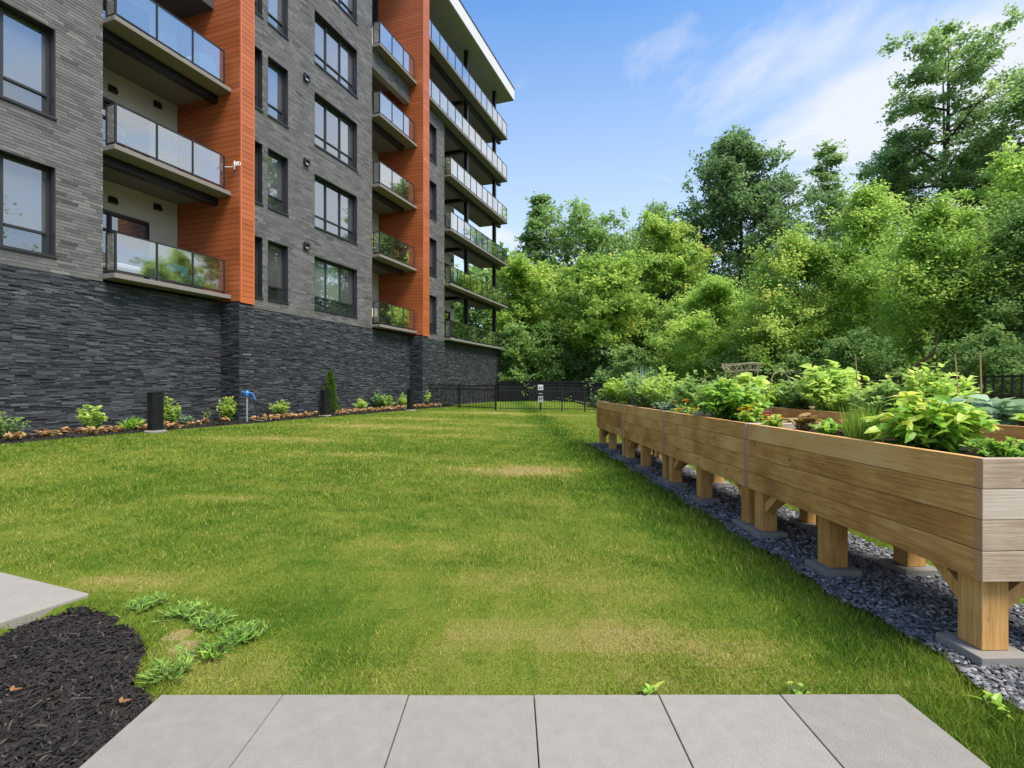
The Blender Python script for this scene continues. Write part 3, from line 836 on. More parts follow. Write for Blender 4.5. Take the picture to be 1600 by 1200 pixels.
# --- windows
def window(x0, x1, z0, z1, nl, mats, y=0.24, transom=0.52):
    f = MB(); t = 0.055
    # black metal lining of the opening
    f.box((x0, -0.006, z1 - 0.02), (x1, 0.33, z1)); f.box((x0, -0.006, z0 + 0.03), (x0 + 0.02, 0.33, z1 - 0.02)); f.box((x1 - 0.02, -0.006, z0 + 0.03), (x1, 0.33, z1 - 0.02))
    xs = [x0 + 0.02 + (x1 - x0 - 0.04) * i / nl for i in range(nl + 1)]
    zt = z0 + 0.04 + transom
    f.box((x0 + 0.02, y - 0.05, z1 - 0.02 - t), (x1 - 0.02, y + 0.06, z1 - 0.02)); f.box((x0 + 0.02, y - 0.05, z0 + 0.03), (x1 - 0.02, y + 0.06, z0 + 0.03 + t))
    for i, x in enumerate(xs):
        a = max(x - t / 2, x0 + 0.021) if i else x0 + 0.021
        b = a + t if i < nl else x1 - 0.021
        if i == nl: a = b - t
        f.box((a, y - 0.052, z0 + 0.03 + t), (b, y + 0.06, z1 - 0.02 - t))
    for i in range(nl):
        f.box((xs[i] + t, y - 0.047, zt - t / 2), (xs[i + 1] - t / 2 - 0.002, y + 0.055, zt + t / 2))
    o = f.build('window', M['frame'], bld)
    MB().box((x0 - 0.01, -0.05, z0 - 0.03), (x1 + 0.01, 0.33, z0 + 0.028)).build('sill', M['frame'], o)
    for i in range(nl):
        for k_, (c, d) in enumerate(((z0 + 0.03 + t, zt - t / 2), (zt + t / 2, z1 - 0.02 - t))):
            m_ = mats[min(i, len(mats) - 1)] if k_ else 'pane'
            q = MB().raw([(xs[i] + 0.02, y, c), (xs[i + 1] - 0.02, y, c), (xs[i + 1] - 0.02, y, d), (xs[i] + 0.02, y, d)], [(0, 1, 2, 3)])
            q.build('pane', M[m_], o)
    return o
for k_, h_ in enumerate(holesA): window(*h_, 3, ['pane', 'pane', ['pane_blind', 'pane_blind', 'pane'][k_]])
for a, b in WZ:
    i = WZ.index((a, b))
    window(0.0, 2.77, a, b, 3, ['pane_curtain', 'pane_curtain', 'pane_blind'] if i == 0 else ['pane', 'pane', 'pane_blind'])
    window(-2.39, -1.41, a, b, 1, ['pane_blind'])
    window(-3.6, -2.62, a, b, 1, ['pane'])
for h_ in holesC: window(*h_, 1, ['pane_blind'])

# --- recessed balcony back walls with lap siding, doors and lamps
def siding_wall(x0, x1, z0, z1, holes):
    o_ = MB()
    for (a, b, c, d) in wall_cells(x0, x1, z0, z1, holes): o_.box((a, RDEP, c), (b, RDEP + 0.2, d))
    o = o_.build('recess_wall', M['siding_gap'], bld)
    lo, hi, tn = [], [], []; z = z0
    while z < z1 - 0.01:
        for (p, q) in free_intervals(x0, x1, z, z + 0.1, holes):
            lo.append((p, RDEP - 0.016, z)); hi.append((q, RDEP + 0.01, min(z + 0.092, z1))); tn.append(random.uniform(0.45, 0.55))
        z += 0.1
    link('siding_boards', boxes_mesh('siding_boards', lo, hi, tn), M['siding'], o, kind='stuff')
    return o
def door(x0, x1, z0, z1, nl):
    f = MB(); t = 0.07; y = RDEP + 0.05
    xs = [x0 + (x1 - x0) * i / nl for i in range(nl + 1)]
    f.box((x0, y - 0.07, z1 - t), (x1, y + 0.06, z1)); f.box((x0, y - 0.07, z0), (x1, y + 0.06, z0 + t)); f.box((x0 + t, y - 0.065, z0 + 1.68), (x1 - t, y + 0.055, z0 + 1.75))
    for i, x in enumerate(xs):
        a = x if i == 0 else (x - t if i == nl else x - t / 2)
        f.box((a, y - 0.072, z0 + t), (a + t, y + 0.058, z1 - t))
    o = f.build('balcony_door', M['black_metal'], bld)
    for i in range(nl):
        MB().raw([(xs[i] + 0.03, y, z0 + t), (xs[i + 1] - 0.03, y, z0 + t), (xs[i + 1] - 0.03, y, z1 - t), (xs[i] + 0.03, y, z1 - t)], [(0, 1, 2, 3)]).build('pane', M['pane'], o)
    MB().box((xs[nl // 2] + 0.10, y - 0.11, z0 + 0.95), (xs[nl // 2] + 0.13, y - 0.075, z0 + 1.2)).build('handle', M['galv'], o)
def wall_lamp(x, z, y=RDEP):
    b_ = MB(); b_.raw([(x - .12, y - .016, z - .1), (x + .12, y - .016, z - .1), (x + .12, y - .016, z + .1), (x - .12, y - .016, z + .1), (x - .09, y - .16, z - .1), (x + .09, y - .16, z - .1), (x + .10, y - .06, z + .1), (x - .10, y - .06, z + .1)],
        [(0, 1, 2, 3), (4, 7, 6, 5), (0, 4, 5, 1), (3, 2, 6, 7), (0, 3, 7, 4), (1, 5, 6, 2)])
    b_.build('wall_lamp', M['black_metal'], bld)

CE = 16.6      # where the upper storeys of section C end
for i in range(5):
    z0 = SLAB[i] + 0.13; z1 = SLAB[i] + FL if i < 5 else TOPZ
    dA = (-7.55, -5.25, z0, z0 + 2.25)
    if i < 3:
        siding_wall(A1, F1a, z0, z1, [dA]); door(*dA, 2); wall_lamp(-6.35, z0 + 2.62); wall_lamp(-5.0, z0 + 2.85)
    dB = (4.15, 6.3, z0, z0 + 2.25)
    siding_wall(B1, F2a, z0, z1, [dB]); door(*dB, 2); wall_lamp(5.2, z0 + 2.6)
    if i < 4:
        dC = (11.9, 13.45, z0, z0 + 2.25); dC2 = (14.7, 16.0, z0, z0 + 2.25)
        siding_wall(C1, CE, z0, z1, [dC, dC2]); door(*dC, 2); door(*dC2, 1); wall_lamp(14.1, z0 + 2.6); wall_lamp(16.2, z0 + 2.65)
MB().box((F2b, RDEP, SLAB[4] + 0.13), (CE, RDEP + 0.2, 23.9)).build('upper_wall', M['cladding'], bld)
for zz_ in (SLAB[4] + 0.25, SLAB[5] + 0.25):
    for x_ in (9.0, 11.3, 13.6):
        door(x_, x_ + 1.9, zz_ - 0.05, zz_ + 2.3, 2)
# solid body behind
MB().box((A0, RDEP + 0.31, -0.1), (CE - 0.01, 16, TOPZ - 0.05)).build('building_core', M['cladding'], bld)
MB().box((-5, RDEP + 0.33, TOPZ), (CE - 0.02, 16, 23.88)).build('building_core', M['cladding'], bld)

# --- balconies
def balcony(x0, x1, zb, npan, left_end, right_end, xr=None, beam=(0.25, None), stuff=None):
    """slab is the part; rails, posts and panes hang on it"""
    y0 = -BDEP
    s = MB(); s.box((x0, y0, zb), (x1, RDEP - 0.02, zb + 0.125))
    o = s.build('balcony', M['concrete'], bld, bevel=0.012)
    zt = zb + 0.125
    ins = 0.06; xa = x0 + ins if left_end else x0 + 0.03; xe = (x1 - 0.22 if not right_end else x1 - ins) if xr is None else xr
    yr = y0 + ins
    rl = MB(); rl.box((xa - 0.02, yr - 0.025, zt + 1.045), (xe + 0.02, yr + 0.025, zt + 1.075)); rl.build('top_rail', M['rail'], o)
    MB().box((xa, yr - 0.016, zt + 0.06), (xe, yr + 0.016, zt + 0.095)).build('bottom_rail', M['rail'], o)
    xs = [xa + (xe - xa) * i / npan for i in range(npan + 1)]
    for x in xs:
        MB().box((x - 0.022, yr - 0.022, zt), (x + 0.022, yr + 0.022, zt + 1.044)).build('rail_post', M['rail'], o)
    for p, q in zip(xs[:-1], xs[1:]):
        MB().box((p + 0.03, yr - 0.005, zt + 0.1), (q - 0.03, yr + 0.005, zt + 1.04)).build('glass_panel', M['glass'], o)
    for flag, x in ((left_end, xa), (right_end, xe)):
        if not flag: continue
        ye = -0.04 if x == xa else RDEP - 0.1
        r2 = MB(); r2.box((x - 0.02, yr + 0.027, zt + 1.043), (x + 0.02, ye, zt + 1.073)); r2.build('top_rail', M['rail'], o)
        MB().box((x - 0.014, yr + 0.024, zt + 0.06), (x + 0.014, ye, zt + 0.095)).build('bottom_rail', M['rail'], o)
        ny_ = 1 if x == xa else 2
        for j_ in range(ny_):
            ya = yr + (ye - yr) * j_ / ny_; yb = yr + (ye - yr) * (j_ + 1) / ny_
            MB().box((x - 0.02, yb - 0.04, zt), (x + 0.02, yb, zt + 1.042)).build('rail_post', M['rail'], o)
            MB().box((x - 0.005, ya + 0.03, zt + 0.1), (x + 0.005, yb - 0.05, zt + 1.04)).build('glass_panel', M['glass'], o)
    if beam:
        MB().box((x0 + 0.02, 0.12, zb - 0.24), (x1 - (0.0 if beam[1] is None else beam[1]), 0.12 + beam[0], zb - 0.002)).build('beam', M['black_metal'], o)
    return o
for i in range(3):
    balcony(A1 + 0.004, F1a - 0.006, SLAB[i], 3, True, False, beam=None if i == 0 else (0.22, 0.0))
for i in range(5):
    balcony(B1 + 0.004, F2a - 0.006, SLAB[i], 3, True, False, beam=None if i == 0 else (0.22, 0.35))
for i in range(6):
    lo_ = i < 4
    balcony(C1 + 0.004 if lo_ else F2b + 0.01, 21.2, SLAB[i], 10 if lo_ else 13, lo_, True, beam=None if i == 0 else (0.25, 0.0))
    if i:
        MB().box((14.85, 0.37, SLAB[i] - 0.22), (15.10, RDEP - 0.03, SLAB[i] - 0.004)).build('cross_beam', M['black_metal'], bld)
# steel columns between the balcony levels
for x_ in (15.0, 20.1):
    for i in range(6):
        z1 = SLAB[i + 1] - 0.245 if i < 5 else 23.9
        c_ = MB(); c_.box((x_ - 0.02, 0.14, SLAB[i] + 0.125), (x_ + 0.02, 0.36, z1)); c_.box((x_ - 0.12, 0.13, SLAB[i] + 0.125), (x_ + 0.12, 0.15, z1)); c_.box((x_ - 0.12, 0.35, SLAB[i] + 0.125), (x_ + 0.12, 0.37, z1))
        c_.build('column', M['black_metal'], bld)
# roof with deep overhang
rf = MB(); rf.box((F2b - 3, -0.75, 23.93), (21.9, 15, 24.82)); rfo = rf.build('roof', M['white_trim'], bld)
MB().box((F2b - 2.9, -0.70, 23.9), (21.85, 14.9, 23.927)).build('roof_soffit', M['roof_soffit'], rfo)
MB().box((F2b - 3, -0.79, 24.82), (21.94, 15, 24.88)).build('roof_cap', M['frame'], rfo)
# wall vents
for i in range(4):
    z = WZ[i][1] + 0.22 + (0.0 if i else 0.02)
    v_ = MB(); v_.box((-0.62, -0.05, z - 0.11), (-0.40, 0.0, z + 0.11)); v_.box((-0.65, -0.13, z + 0.06), (-0.37, -0.051, z + 0.13)); v_.box((-0.65, -0.13, z - 0.1), (-0.60, -0.051, z + 0.058)); v_.box((-0.42, -0.13, z - 0.1), (-0.37, -0.051, z + 0.058))
    vo_ = v_.build('wall_vent', M['frame'], bld)
    MB().box((-0.598, -0.1, z - 0.1), (-0.422, -0.06, z - 0.03)).build('vent_flap', M['galv'], vo_)
# flood lamp at the far corner of the base
fl_ = MB(); fl_.box((21.06, 0.1, 2.85), (21.3, 0.16, 2.91)); fl_.box((21.3, -0.02, 2.82), (21.75, 0.28, 2.94))
fl_.build('flood_lamp', M['white'], bld)

def bl_world(s, y, z):
    return (float(P0[0] + s * U[0] - y * N[0]), float(P0[1] + s * U[1] - y * N[1]), z)
BROT = math.atan2(U[1], U[0])

# ================================================================== THINGS ON THE BALCONIES
def potted_plant(name, label, s, y, z, pot_r, h, leaf, group=None):
    t = thing(name, label, 'plant', bl_world(s, y, z), BROT, group)
    MB().lathe([(pot_r * 0.7, 0), (pot_r, pot_r * 1.5), (pot_r * 1.08, pot_r * 1.5), (pot_r * 1.08, pot_r * 1.75), (pot_r * 0.9, pot_r * 1.75)], sides=14).build('pot', M['terracotta'], t, smooth=False)
    n = 90
    r_ = np.random.default_rng(int(abs(s * 100)))
    c = np.stack([r_.normal(0, pot_r * 0.9, n), r_.normal(0, pot_r * 0.9, n), pot_r * 1.6 + r_.uniform(0, h, n)], -1)
    a = np.stack([r_.normal(0, 1, n), r_.normal(0, 1, n), r_.normal(0.3, 0.5, n)], -1)
    link('foliage', leaves_mesh('foliage', c, a, np.tile([0, 0, 1.0], (n, 1)), np.full(n, 0.14), np.full(n, 0.045), r_.random(n)), leaf, t)
    return t

def leaves_mesh(name, c, axis, nrm, L, W, tone, fold=0.18, kind=0, droop=0.0):
    """leaf blades: kind 0 = folded diamond (2 triangles), 1 = pointed oval with a curved midrib (8 triangles)"""
    n = len(c)
    axis = axis / (np.linalg.norm(axis, axis=1, keepdims=True) + 1e-9)
    side = np.cross(axis, nrm); side /= (np.linalg.norm(side, axis=1, keepdims=True) + 1e-9)
    up = np.cross(side, axis)
    L = L[:, None]; W = W[:, None]
    if kind == 0:
        v = np.stack([c, c + axis * L * 0.45 + side * W + up * W * fold * 2, c + axis * L, c + axis * L * 0.45 - side * W + up * W * fold * 2], 1)
        f = np.array([[0, 1, 2], [0, 2, 3]])[None] + (np.arange(n) * 4)[:, None, None]
        return new_mesh(name, v.reshape(-1, 3), f.ravel(), 3, np.repeat(tone, 2))
    d = -up * L * droop
    m1 = c + axis * L * 0.3 + up * L * 0.04; m2 = c + axis * L * 0.68 + d * 0.35
    v = np.stack([c, m1 + side * W * 0.92 + up * W * fold * 1.5, m1, m1 - side * W * 0.92 + up * W * fold * 1.5,
                  m2 + side * W * 0.72 + up * W * fold, m2, m2 - side * W * 0.72 + up * W * fold, c + axis * L + d], 1)
    fb = [[0, 2, 1], [0, 3, 2], [1, 2, 5], [1, 5, 4], [2, 3, 6], [2, 6, 5], [4, 5, 7], [5, 6, 7]]
    f = np.array(fb)[None] + (np.arange(n) * 8)[:, None, None]
    return new_mesh(name, v.reshape(-1, 3), f.ravel(), 3, np.repeat(tone, 8))

zA1, zA2, zA3 = SLAB[0] + 0.127, SLAB[1] + 0.127, SLAB[2] + 0.127
# lounge chair with blue cushions, first balcony
t = thing('lounge_chair', 'dark wicker lounge chair with blue cushions on the lowest wide balcony', 'chair', bl_world(-5.35, 0.35, zA1), BROT)
MB().box((-0.4, -0.35, 0.08), (0.4, 0.4, 0.3)).build('seat_frame', M['wicker'], t)
MB().box((-0.4, 0.30, 0.302), (0.4, 0.42, 0.78)).build('backrest', M['wicker'], t)
for sx in (-0.4, 0.32):
    MB().box((sx, -0.33, 0.303), (sx + 0.08, 0.298, 0.52)).build('armrest', M['wicker'], t)
    for sy in (-0.33, 0.32): MB().box((sx + 0.01, sy, 0), (sx + 0.07, sy + 0.06, 0.079)).build('leg', M['wicker'], t)
MB().box((-0.30, -0.34, 0.304), (0.30, 0.26, 0.43)).build('seat_cushion', M['cushion'], t, bevel=0.03)
MB().box((-0.30, 0.13, 0.432), (0.30, 0.285, 0.8)).build('back_cushion', M['cushion'], t, bevel=0.03)
t = thing('lounge_chair', 'grey cushioned lounge chair beside the door of the lowest wide balcony', 'chair', bl_world(-7.0, 0.6, zA1), BROT)
MB().box((-0.4, -0.35, 0.08), (0.4, 0.4, 0.3)).build('seat_frame', M['wicker'], t)
MB().box((-0.4, 0.30, 0.302), (0.4, 0.42, 0.78)).build('backrest', M['wicker'], t)
MB().box((-0.34, -0.34, 0.304), (0.34, 0.28, 0.44)).build('seat_cushion', M['cover'], t, bevel=0.03)
for sx in (-0.39, 0.33):
    for sy in (-0.33, 0.32): MB().box((sx, sy, 0), (sx + 0.06, sy + 0.06, 0.079)).build('leg', M['wicker'], t)
# white plant and hanging ornament on the second balcony
potted_plant('potted_plant', 'white flowering potted plant at the corner of the second wide balcony', -7.45, 0.0, zA2, 0.13, 0.3, LF['kale'])
t = thing('wind_ornament', 'white looped metal ornament fixed to the rail end beside the orange fin', 'ornament', bl_world(-4.42, -0.42, zA2 + 0.72), BROT)
MB().tube([(-0.1, 0.02, 0), (0.0, -0.10, 0.02), (0.06, -0.22, 0.05)], 0.012, 6).build('bracket', M['white'], t)
for k_ in range(3):
    q = [(0.06 + 0.045 * math.cos(a_), -0.25 - 0.075 * k_ + 0.03 * math.sin(a_), 0.12 + 0.07 * math.sin(a_ + 0.5)) for a_ in np.linspace(0, 6.28, 12)]
    MB().tube(q, 0.009, 5).build('loop', M['white'], t)
MB().box((0.03, -0.24, -0.05), (0.06, -0.21, 0.22)).build('plate', M['white'], t)
# cloth covered furniture on the third balcony
t = MB(); t.raw([(-.35, -.4, 0), (.45, -.42, 0), (.42, .35, 0), (-.38, .38, 0), (-.30, -.3, .62), (.1, -.33, .78), (.38, .3, .5), (-.3, .3, .55)], BOXF)
t = t.build('furniture_cover', M['cover']); t.location = bl_world(-5.0, 0.05, zA3); t.rotation_euler = (0, 0, BROT)
tag(t, 'pale plastic sheet draped over furniture on the third wide balcony', 'cover')
# section B balconies
potted_plant('potted_plant', 'leafy plant in an orange pot on the second narrow balcony', 4.15, -0.12, SLAB[1] + 0.127, 0.17, 0.7, LF['bright'])
t = thing('patio_chair', 'light wooden chair standing on the second narrow balcony', 'chair', bl_world(6.55, 0.1, SLAB[1] + 0.127), BROT)
MB().box((-0.25, -0.25, 0.42), (0.25, 0.25, 0.46)).build('seat', M['bamboo'], t)
for sx in (-0.25, 0.2):
    MB().box((sx, -0.25, 0), (sx + 0.05, -0.2, 0.419)).build('leg', M['bamboo'], t); MB().box((sx, 0.2, 0), (sx + 0.05, 0.25, 0.419)).build('leg', M['bamboo'], t)
for sx in (-0.24, -0.06, 0.12): MB().box((sx, 0.21, 0.461), (sx + 0.1, 0.24, 0.9)).build('slat', M['bamboo'], t)
potted_plant('potted_plant', 'tall green potted plant on the second narrow balcony', 5.6, 0.1, SLAB[1] + 0.127, 0.15, 0.8, LF['mid'])
t = thing('barbecue', 'grey covered barbecue standing on the lowest narrow balcony', 'barbecue', bl_world(5.9, 0.15, SLAB[0] + 0.127), BROT)
MB().raw([(-.45, -.3, 0.05), (.45, -.3, 0.05), (.45, .3, 0.05), (-.45, .3, 0.05), (-.40, -.25, .85), (.40, -.25, .85), (.36, .22, 1.0), (-.36, .22, 1.0)], BOXF).build('cover', M['wicker'], t)
for sx in (-0.4, 0.34): MB().box((sx, -0.05, 0), (sx + 0.06, 0.05, 0.06)).build('foot', M['black_metal'], t)
t = thing('cushioned_chair', 'beige cushioned chair at the corner of the lowest narrow balcony', 'chair', bl_world(4.45, 0.1, SLAB[0] + 0.127), BROT)
MB().box((-0.3, -0.3, 0.1), (0.3, 0.3, 0.42)).build('seat', M['fabric'], t, bevel=0.04)
MB().box((-0.3, 0.16, 0.421), (0.3, 0.32, 0.85)).build('backrest', M['fabric'], t, bevel=0.04)
for sx in (-0.28, 0.22):
    for sy in (-0.28, 0.22): MB().box((sx, sy, 0), (sx + 0.06, sy + 0.06, 0.1)).build('leg', M['wicker'], t)
potted_plant('potted_plant', 'dark leafy plant with red flowers at the corner of the fourth long balcony', 11.6, -0.05, SLAB[3] + 0.127, 0.2, 0.75, LF['mid'])

# ================================================================== FENCES
def fence(label, p0, p1, posts, hgt, sp, pk=0.018, rails=(0.09, -0.24, -0.04), screen=False, name='metal_fence', post_w=0.06):
    """posts: distances along the run; pickets, rails and posts are parts"""
    a = Vector((p0[0], p0[1], 0)); b = Vector((p1[0], p1[1], 0)); d = b - a; L_ = d.length
    za = float(ground_z(p0[0], p0[1])); zb = float(ground_z(p1[0], p1[1]))
    t = thing(name, label, 'fence', (p0[0], p0[1], za), math.atan2(d.y, d.x))
    sl = (zb - za) / L_
    gz = lambda x: sl * x
    pm_ = MB().box((-post_w / 2, -post_w / 2, 0), (post_w / 2, post_w / 2, hgt + 0.05)).mesh('post')
    for x in posts:
        o = link('post', pm_, M['black_metal'], t); o.location = (x, 0, gz(x) - 0.02)
    rz_ = [r_ if r_ > 0 else hgt + r_ for r_ in rails]
    for r_ in rz_:
        rm = MB(); rm.raw([(0, -0.016, r_), (L_, -0.016, r_ + zb - za), (L_, 0.016, r_ + zb - za), (0, 0.016, r_), (0, -0.016, r_ + 0.035), (L_, -0.016, r_ + zb - za + 0.035), (L_, 0.016, r_ + zb - za + 0.035), (0, 0.016, r_ + 0.035)], BOXF)
        rm.build('rail', M['black_metal'], t)
    pk_ = MB().box((-pk / 2, -pk / 2, 0.05), (pk / 2, pk / 2, hgt)).mesh('picket')
    nn = int(L_ / sp)
    for i in range(1, nn):
        x = i * L_ / nn
        if min(abs(x - q) for q in posts) < 0.05: continue
        o = link('picket', pk_, M['black_metal'], t); o.location = (x, 0, gz(x))
    if screen:
        MB().box((0, 0.03, 0.05), (L_, 0.04, hgt - 0.02)).build('screen', M['screen'], t)
    return t
# from the building corner to the middle of the lawn's far end, then across to the planters
fa = (-4.72, 29.0); fb = (-0.78, 25.0); fc = (8.1, 26.1)
Lf = math.hypot(fb[0] - fa[0], fb[1] - fa[1])
fence('black metal picket fence joining the grey stone wall at the end of the lawn', fa, fb, [0, Lf * 0.5, Lf], 1.22, 0.115, 0.022)
Lg = math.hypot(fc[0] - fb[0], fc[1] - fb[1])
fence('thin black picket fence behind the dog waste post, ending behind the planters', (fb[0] + 0.1, fb[1] + 0.05), fc, [3.15, 4.3, 6.4, Lg - 0.1], 1.19, 0.125, 0.018)
fence('dark screened fence at the foot of the woodland, behind the far lawn', (-0.9, 38.4), (12.5, 37.2), [i * 2.2 for i in range(7)], 1.5, 0.16, 0.02, screen=True)
# wide-picket fence along the right
fs = pworld(-3.5, 5.45); fe = pworld(23.0, 5.2)
Ls_ = math.hypot(fe[0] - fs[0], fe[1] - fs[1])
fence('tall black fence with wide flat pickets behind the vegetable planters', fs, fe, [i * 2.4 for i in range(int(Ls_ / 2.4) + 1)], 1.52, 0.14, 0.024, rails=(0.1, -0.34, -0.05), post_w=0.075)
# low white kerb behind the thin fence
k0 = gp(893, 627); k1 = gp(945, 641)
kb = MB(); kv = Vector((k1[0] - k0[0], k1[1] - k0[1], 0)); kL = kv.length
kb.box((0, -0.06, -0.05), (kL, 0.06, 0.10)); ko = kb.build('lawn_kerb', M['concrete'], bevel=0.015)
ko.location = (k0[0], k0[1], k0[2]); ko.rotation_euler = (0, 0, math.atan2(kv.y, kv.x))
tag(ko, 'low pale concrete kerb edging the grass behind the thin fence', 'kerb')

# ================================================================== BOLLARDS, TAP, DOG WASTE POST
def bollard(px, py, label, w_=0.27, h_=0.97):
    X, Y, z = gp(px, py)
    t = thing('bollard_light', label, 'bollard', (X, Y, z - 0.01), BROT, 'black bollard lights along the planting bed')
    MB().lathe([(0.235, -0.1), (0.235, 0.055), (0.215, 0.07)], sides=28, tone=0.65).build('footing', M['concrete'], t)
    MB().box((-w_ / 2, -0.10, 0.071), (w_ / 2, 0.10, h_)).build('body', M['black_metal'], t, bevel=0.006)
    MB().box((-w_ / 2 - 0.006, -0.106, h_ + 0.001), (w_ / 2 + 0.006, 0.106, h_ + 0.02)).build('cap', M['black_metal'], t)
    MB().box((-w_ / 2 + 0.03, -0.104, h_ - 0.16), (w_ / 2 - 0.03, -0.1005, h_ - 0.06)).build('lens', M['black_metal'], t)
bollard(243, 676, 'black bollard light between a leafy shrub and yellow hostas')
bollard(508, 651, 'black bollard light in front of the narrow conifer')
bollard(641, 642, 'black bollard light close to the metal fence corner')

X, Y, z = gp(386, 660)
t = thing('garden_tap', 'galvanised standpipe with blue tap and hose beside the stone pier', 'tap', (X, Y, z))
MB().tube([(0, 0, -0.05), (0, 0, 0.80)], 0.028, 10).build('pipe', M['galv'], t)
MB().lathe([(0.03, 0.80), (0.075, 0.83), (0.08, 0.93), (0.05, 0.98), (0.03, 1.0)], sides=14).build('tap_head', M['blue'], t)
MB().tube([(0.0, 0, 0.92), (-0.14, -0.02, 0.95), (-0.17, -0.02, 0.86)], [0.03, 0.03, 0.022], 8).build('spout', M['blue'], t)
MB().tube([(0.06, 0, 0.92), (0.18, -0.02, 0.90), (0.25, 0, 0.72)], [0.04, 0.035, 0.03], 8).build('handle', M['blue'], t)
MB().tube([(0.2, 0.02, 0.72), (0.27, 0.03, 0.4), (0.3, 0.02, 0.06), (0.42, -0.08, 0.02), (0.62, -0.05, 0.02), (0.7, -0.2, 0.02)], 0.014, 6).build('hose', M['black_metal'], t)
X, Y, z = gp(405, 659)
q = [(X + 0.22 * math.cos(a_), Y + 0.15 * math.sin(a_), z + 0.06 + 0.02 * math.sin(a_ * 2)) for a_ in np.linspace(0, 5.6, 16)]
tag(MB().tube(q, 0.014, 6).build('hose_loop', M['twig']), 'pale loop of garden hose lying on the mulch by the tap', 'hose')

X, Y, z = gp(844.5, 642)
t = thing('dog_waste_post', 'dog waste station with white bag dispenser and sign on a black post', 'post', (X, Y, z))
MB().box((-0.035, -0.02, -0.05), (0.035, 0.02, 1.2)).build('post', M['black_metal'], t)
MB().box((-0.12, -0.05, 0.42), (0.12, -0.021, 0.74)).build('bin', M['white'], t, bevel=0.01)
MB().box((-0.13, -0.09, 0.80), (0.13, -0.021, 1.00)).build('bag_dispenser', M['black_metal'], t, bevel=0.01)
sg = MB().box((-0.13, -0.04, 1.02), (0.13, -0.021, 1.28)).build('sign', M['white'], t, bevel=0.008)
MB().box((-0.10, -0.044, 1.10), (0.10, -0.0405, 1.125)).build('sign_print', M['black_metal'], sg)
MB().box((-0.10, -0.096, 0.84), (0.10, -0.0905, 0.875)).build('dispenser_label', M['white'], t)
dg = MB()      # dark dog pictogram on the lower panel
dg.box((-0.06, -0.054, 0.57), (0.04, -0.0505, 0.62)); dg.box((0.035, -0.0545, 0.60), (0.085, -0.0505, 0.66)); dg.box((-0.058, -0.0543, 0.50), (-0.04, -0.0505, 0.571)); dg.box((0.015, -0.0543, 0.50), (0.033, -0.0505, 0.571)); dg.box((-0.085, -0.0545, 0.61), (-0.058, -0.0505, 0.665))
dg.build('dog_pictogram', M['black_metal'], t)

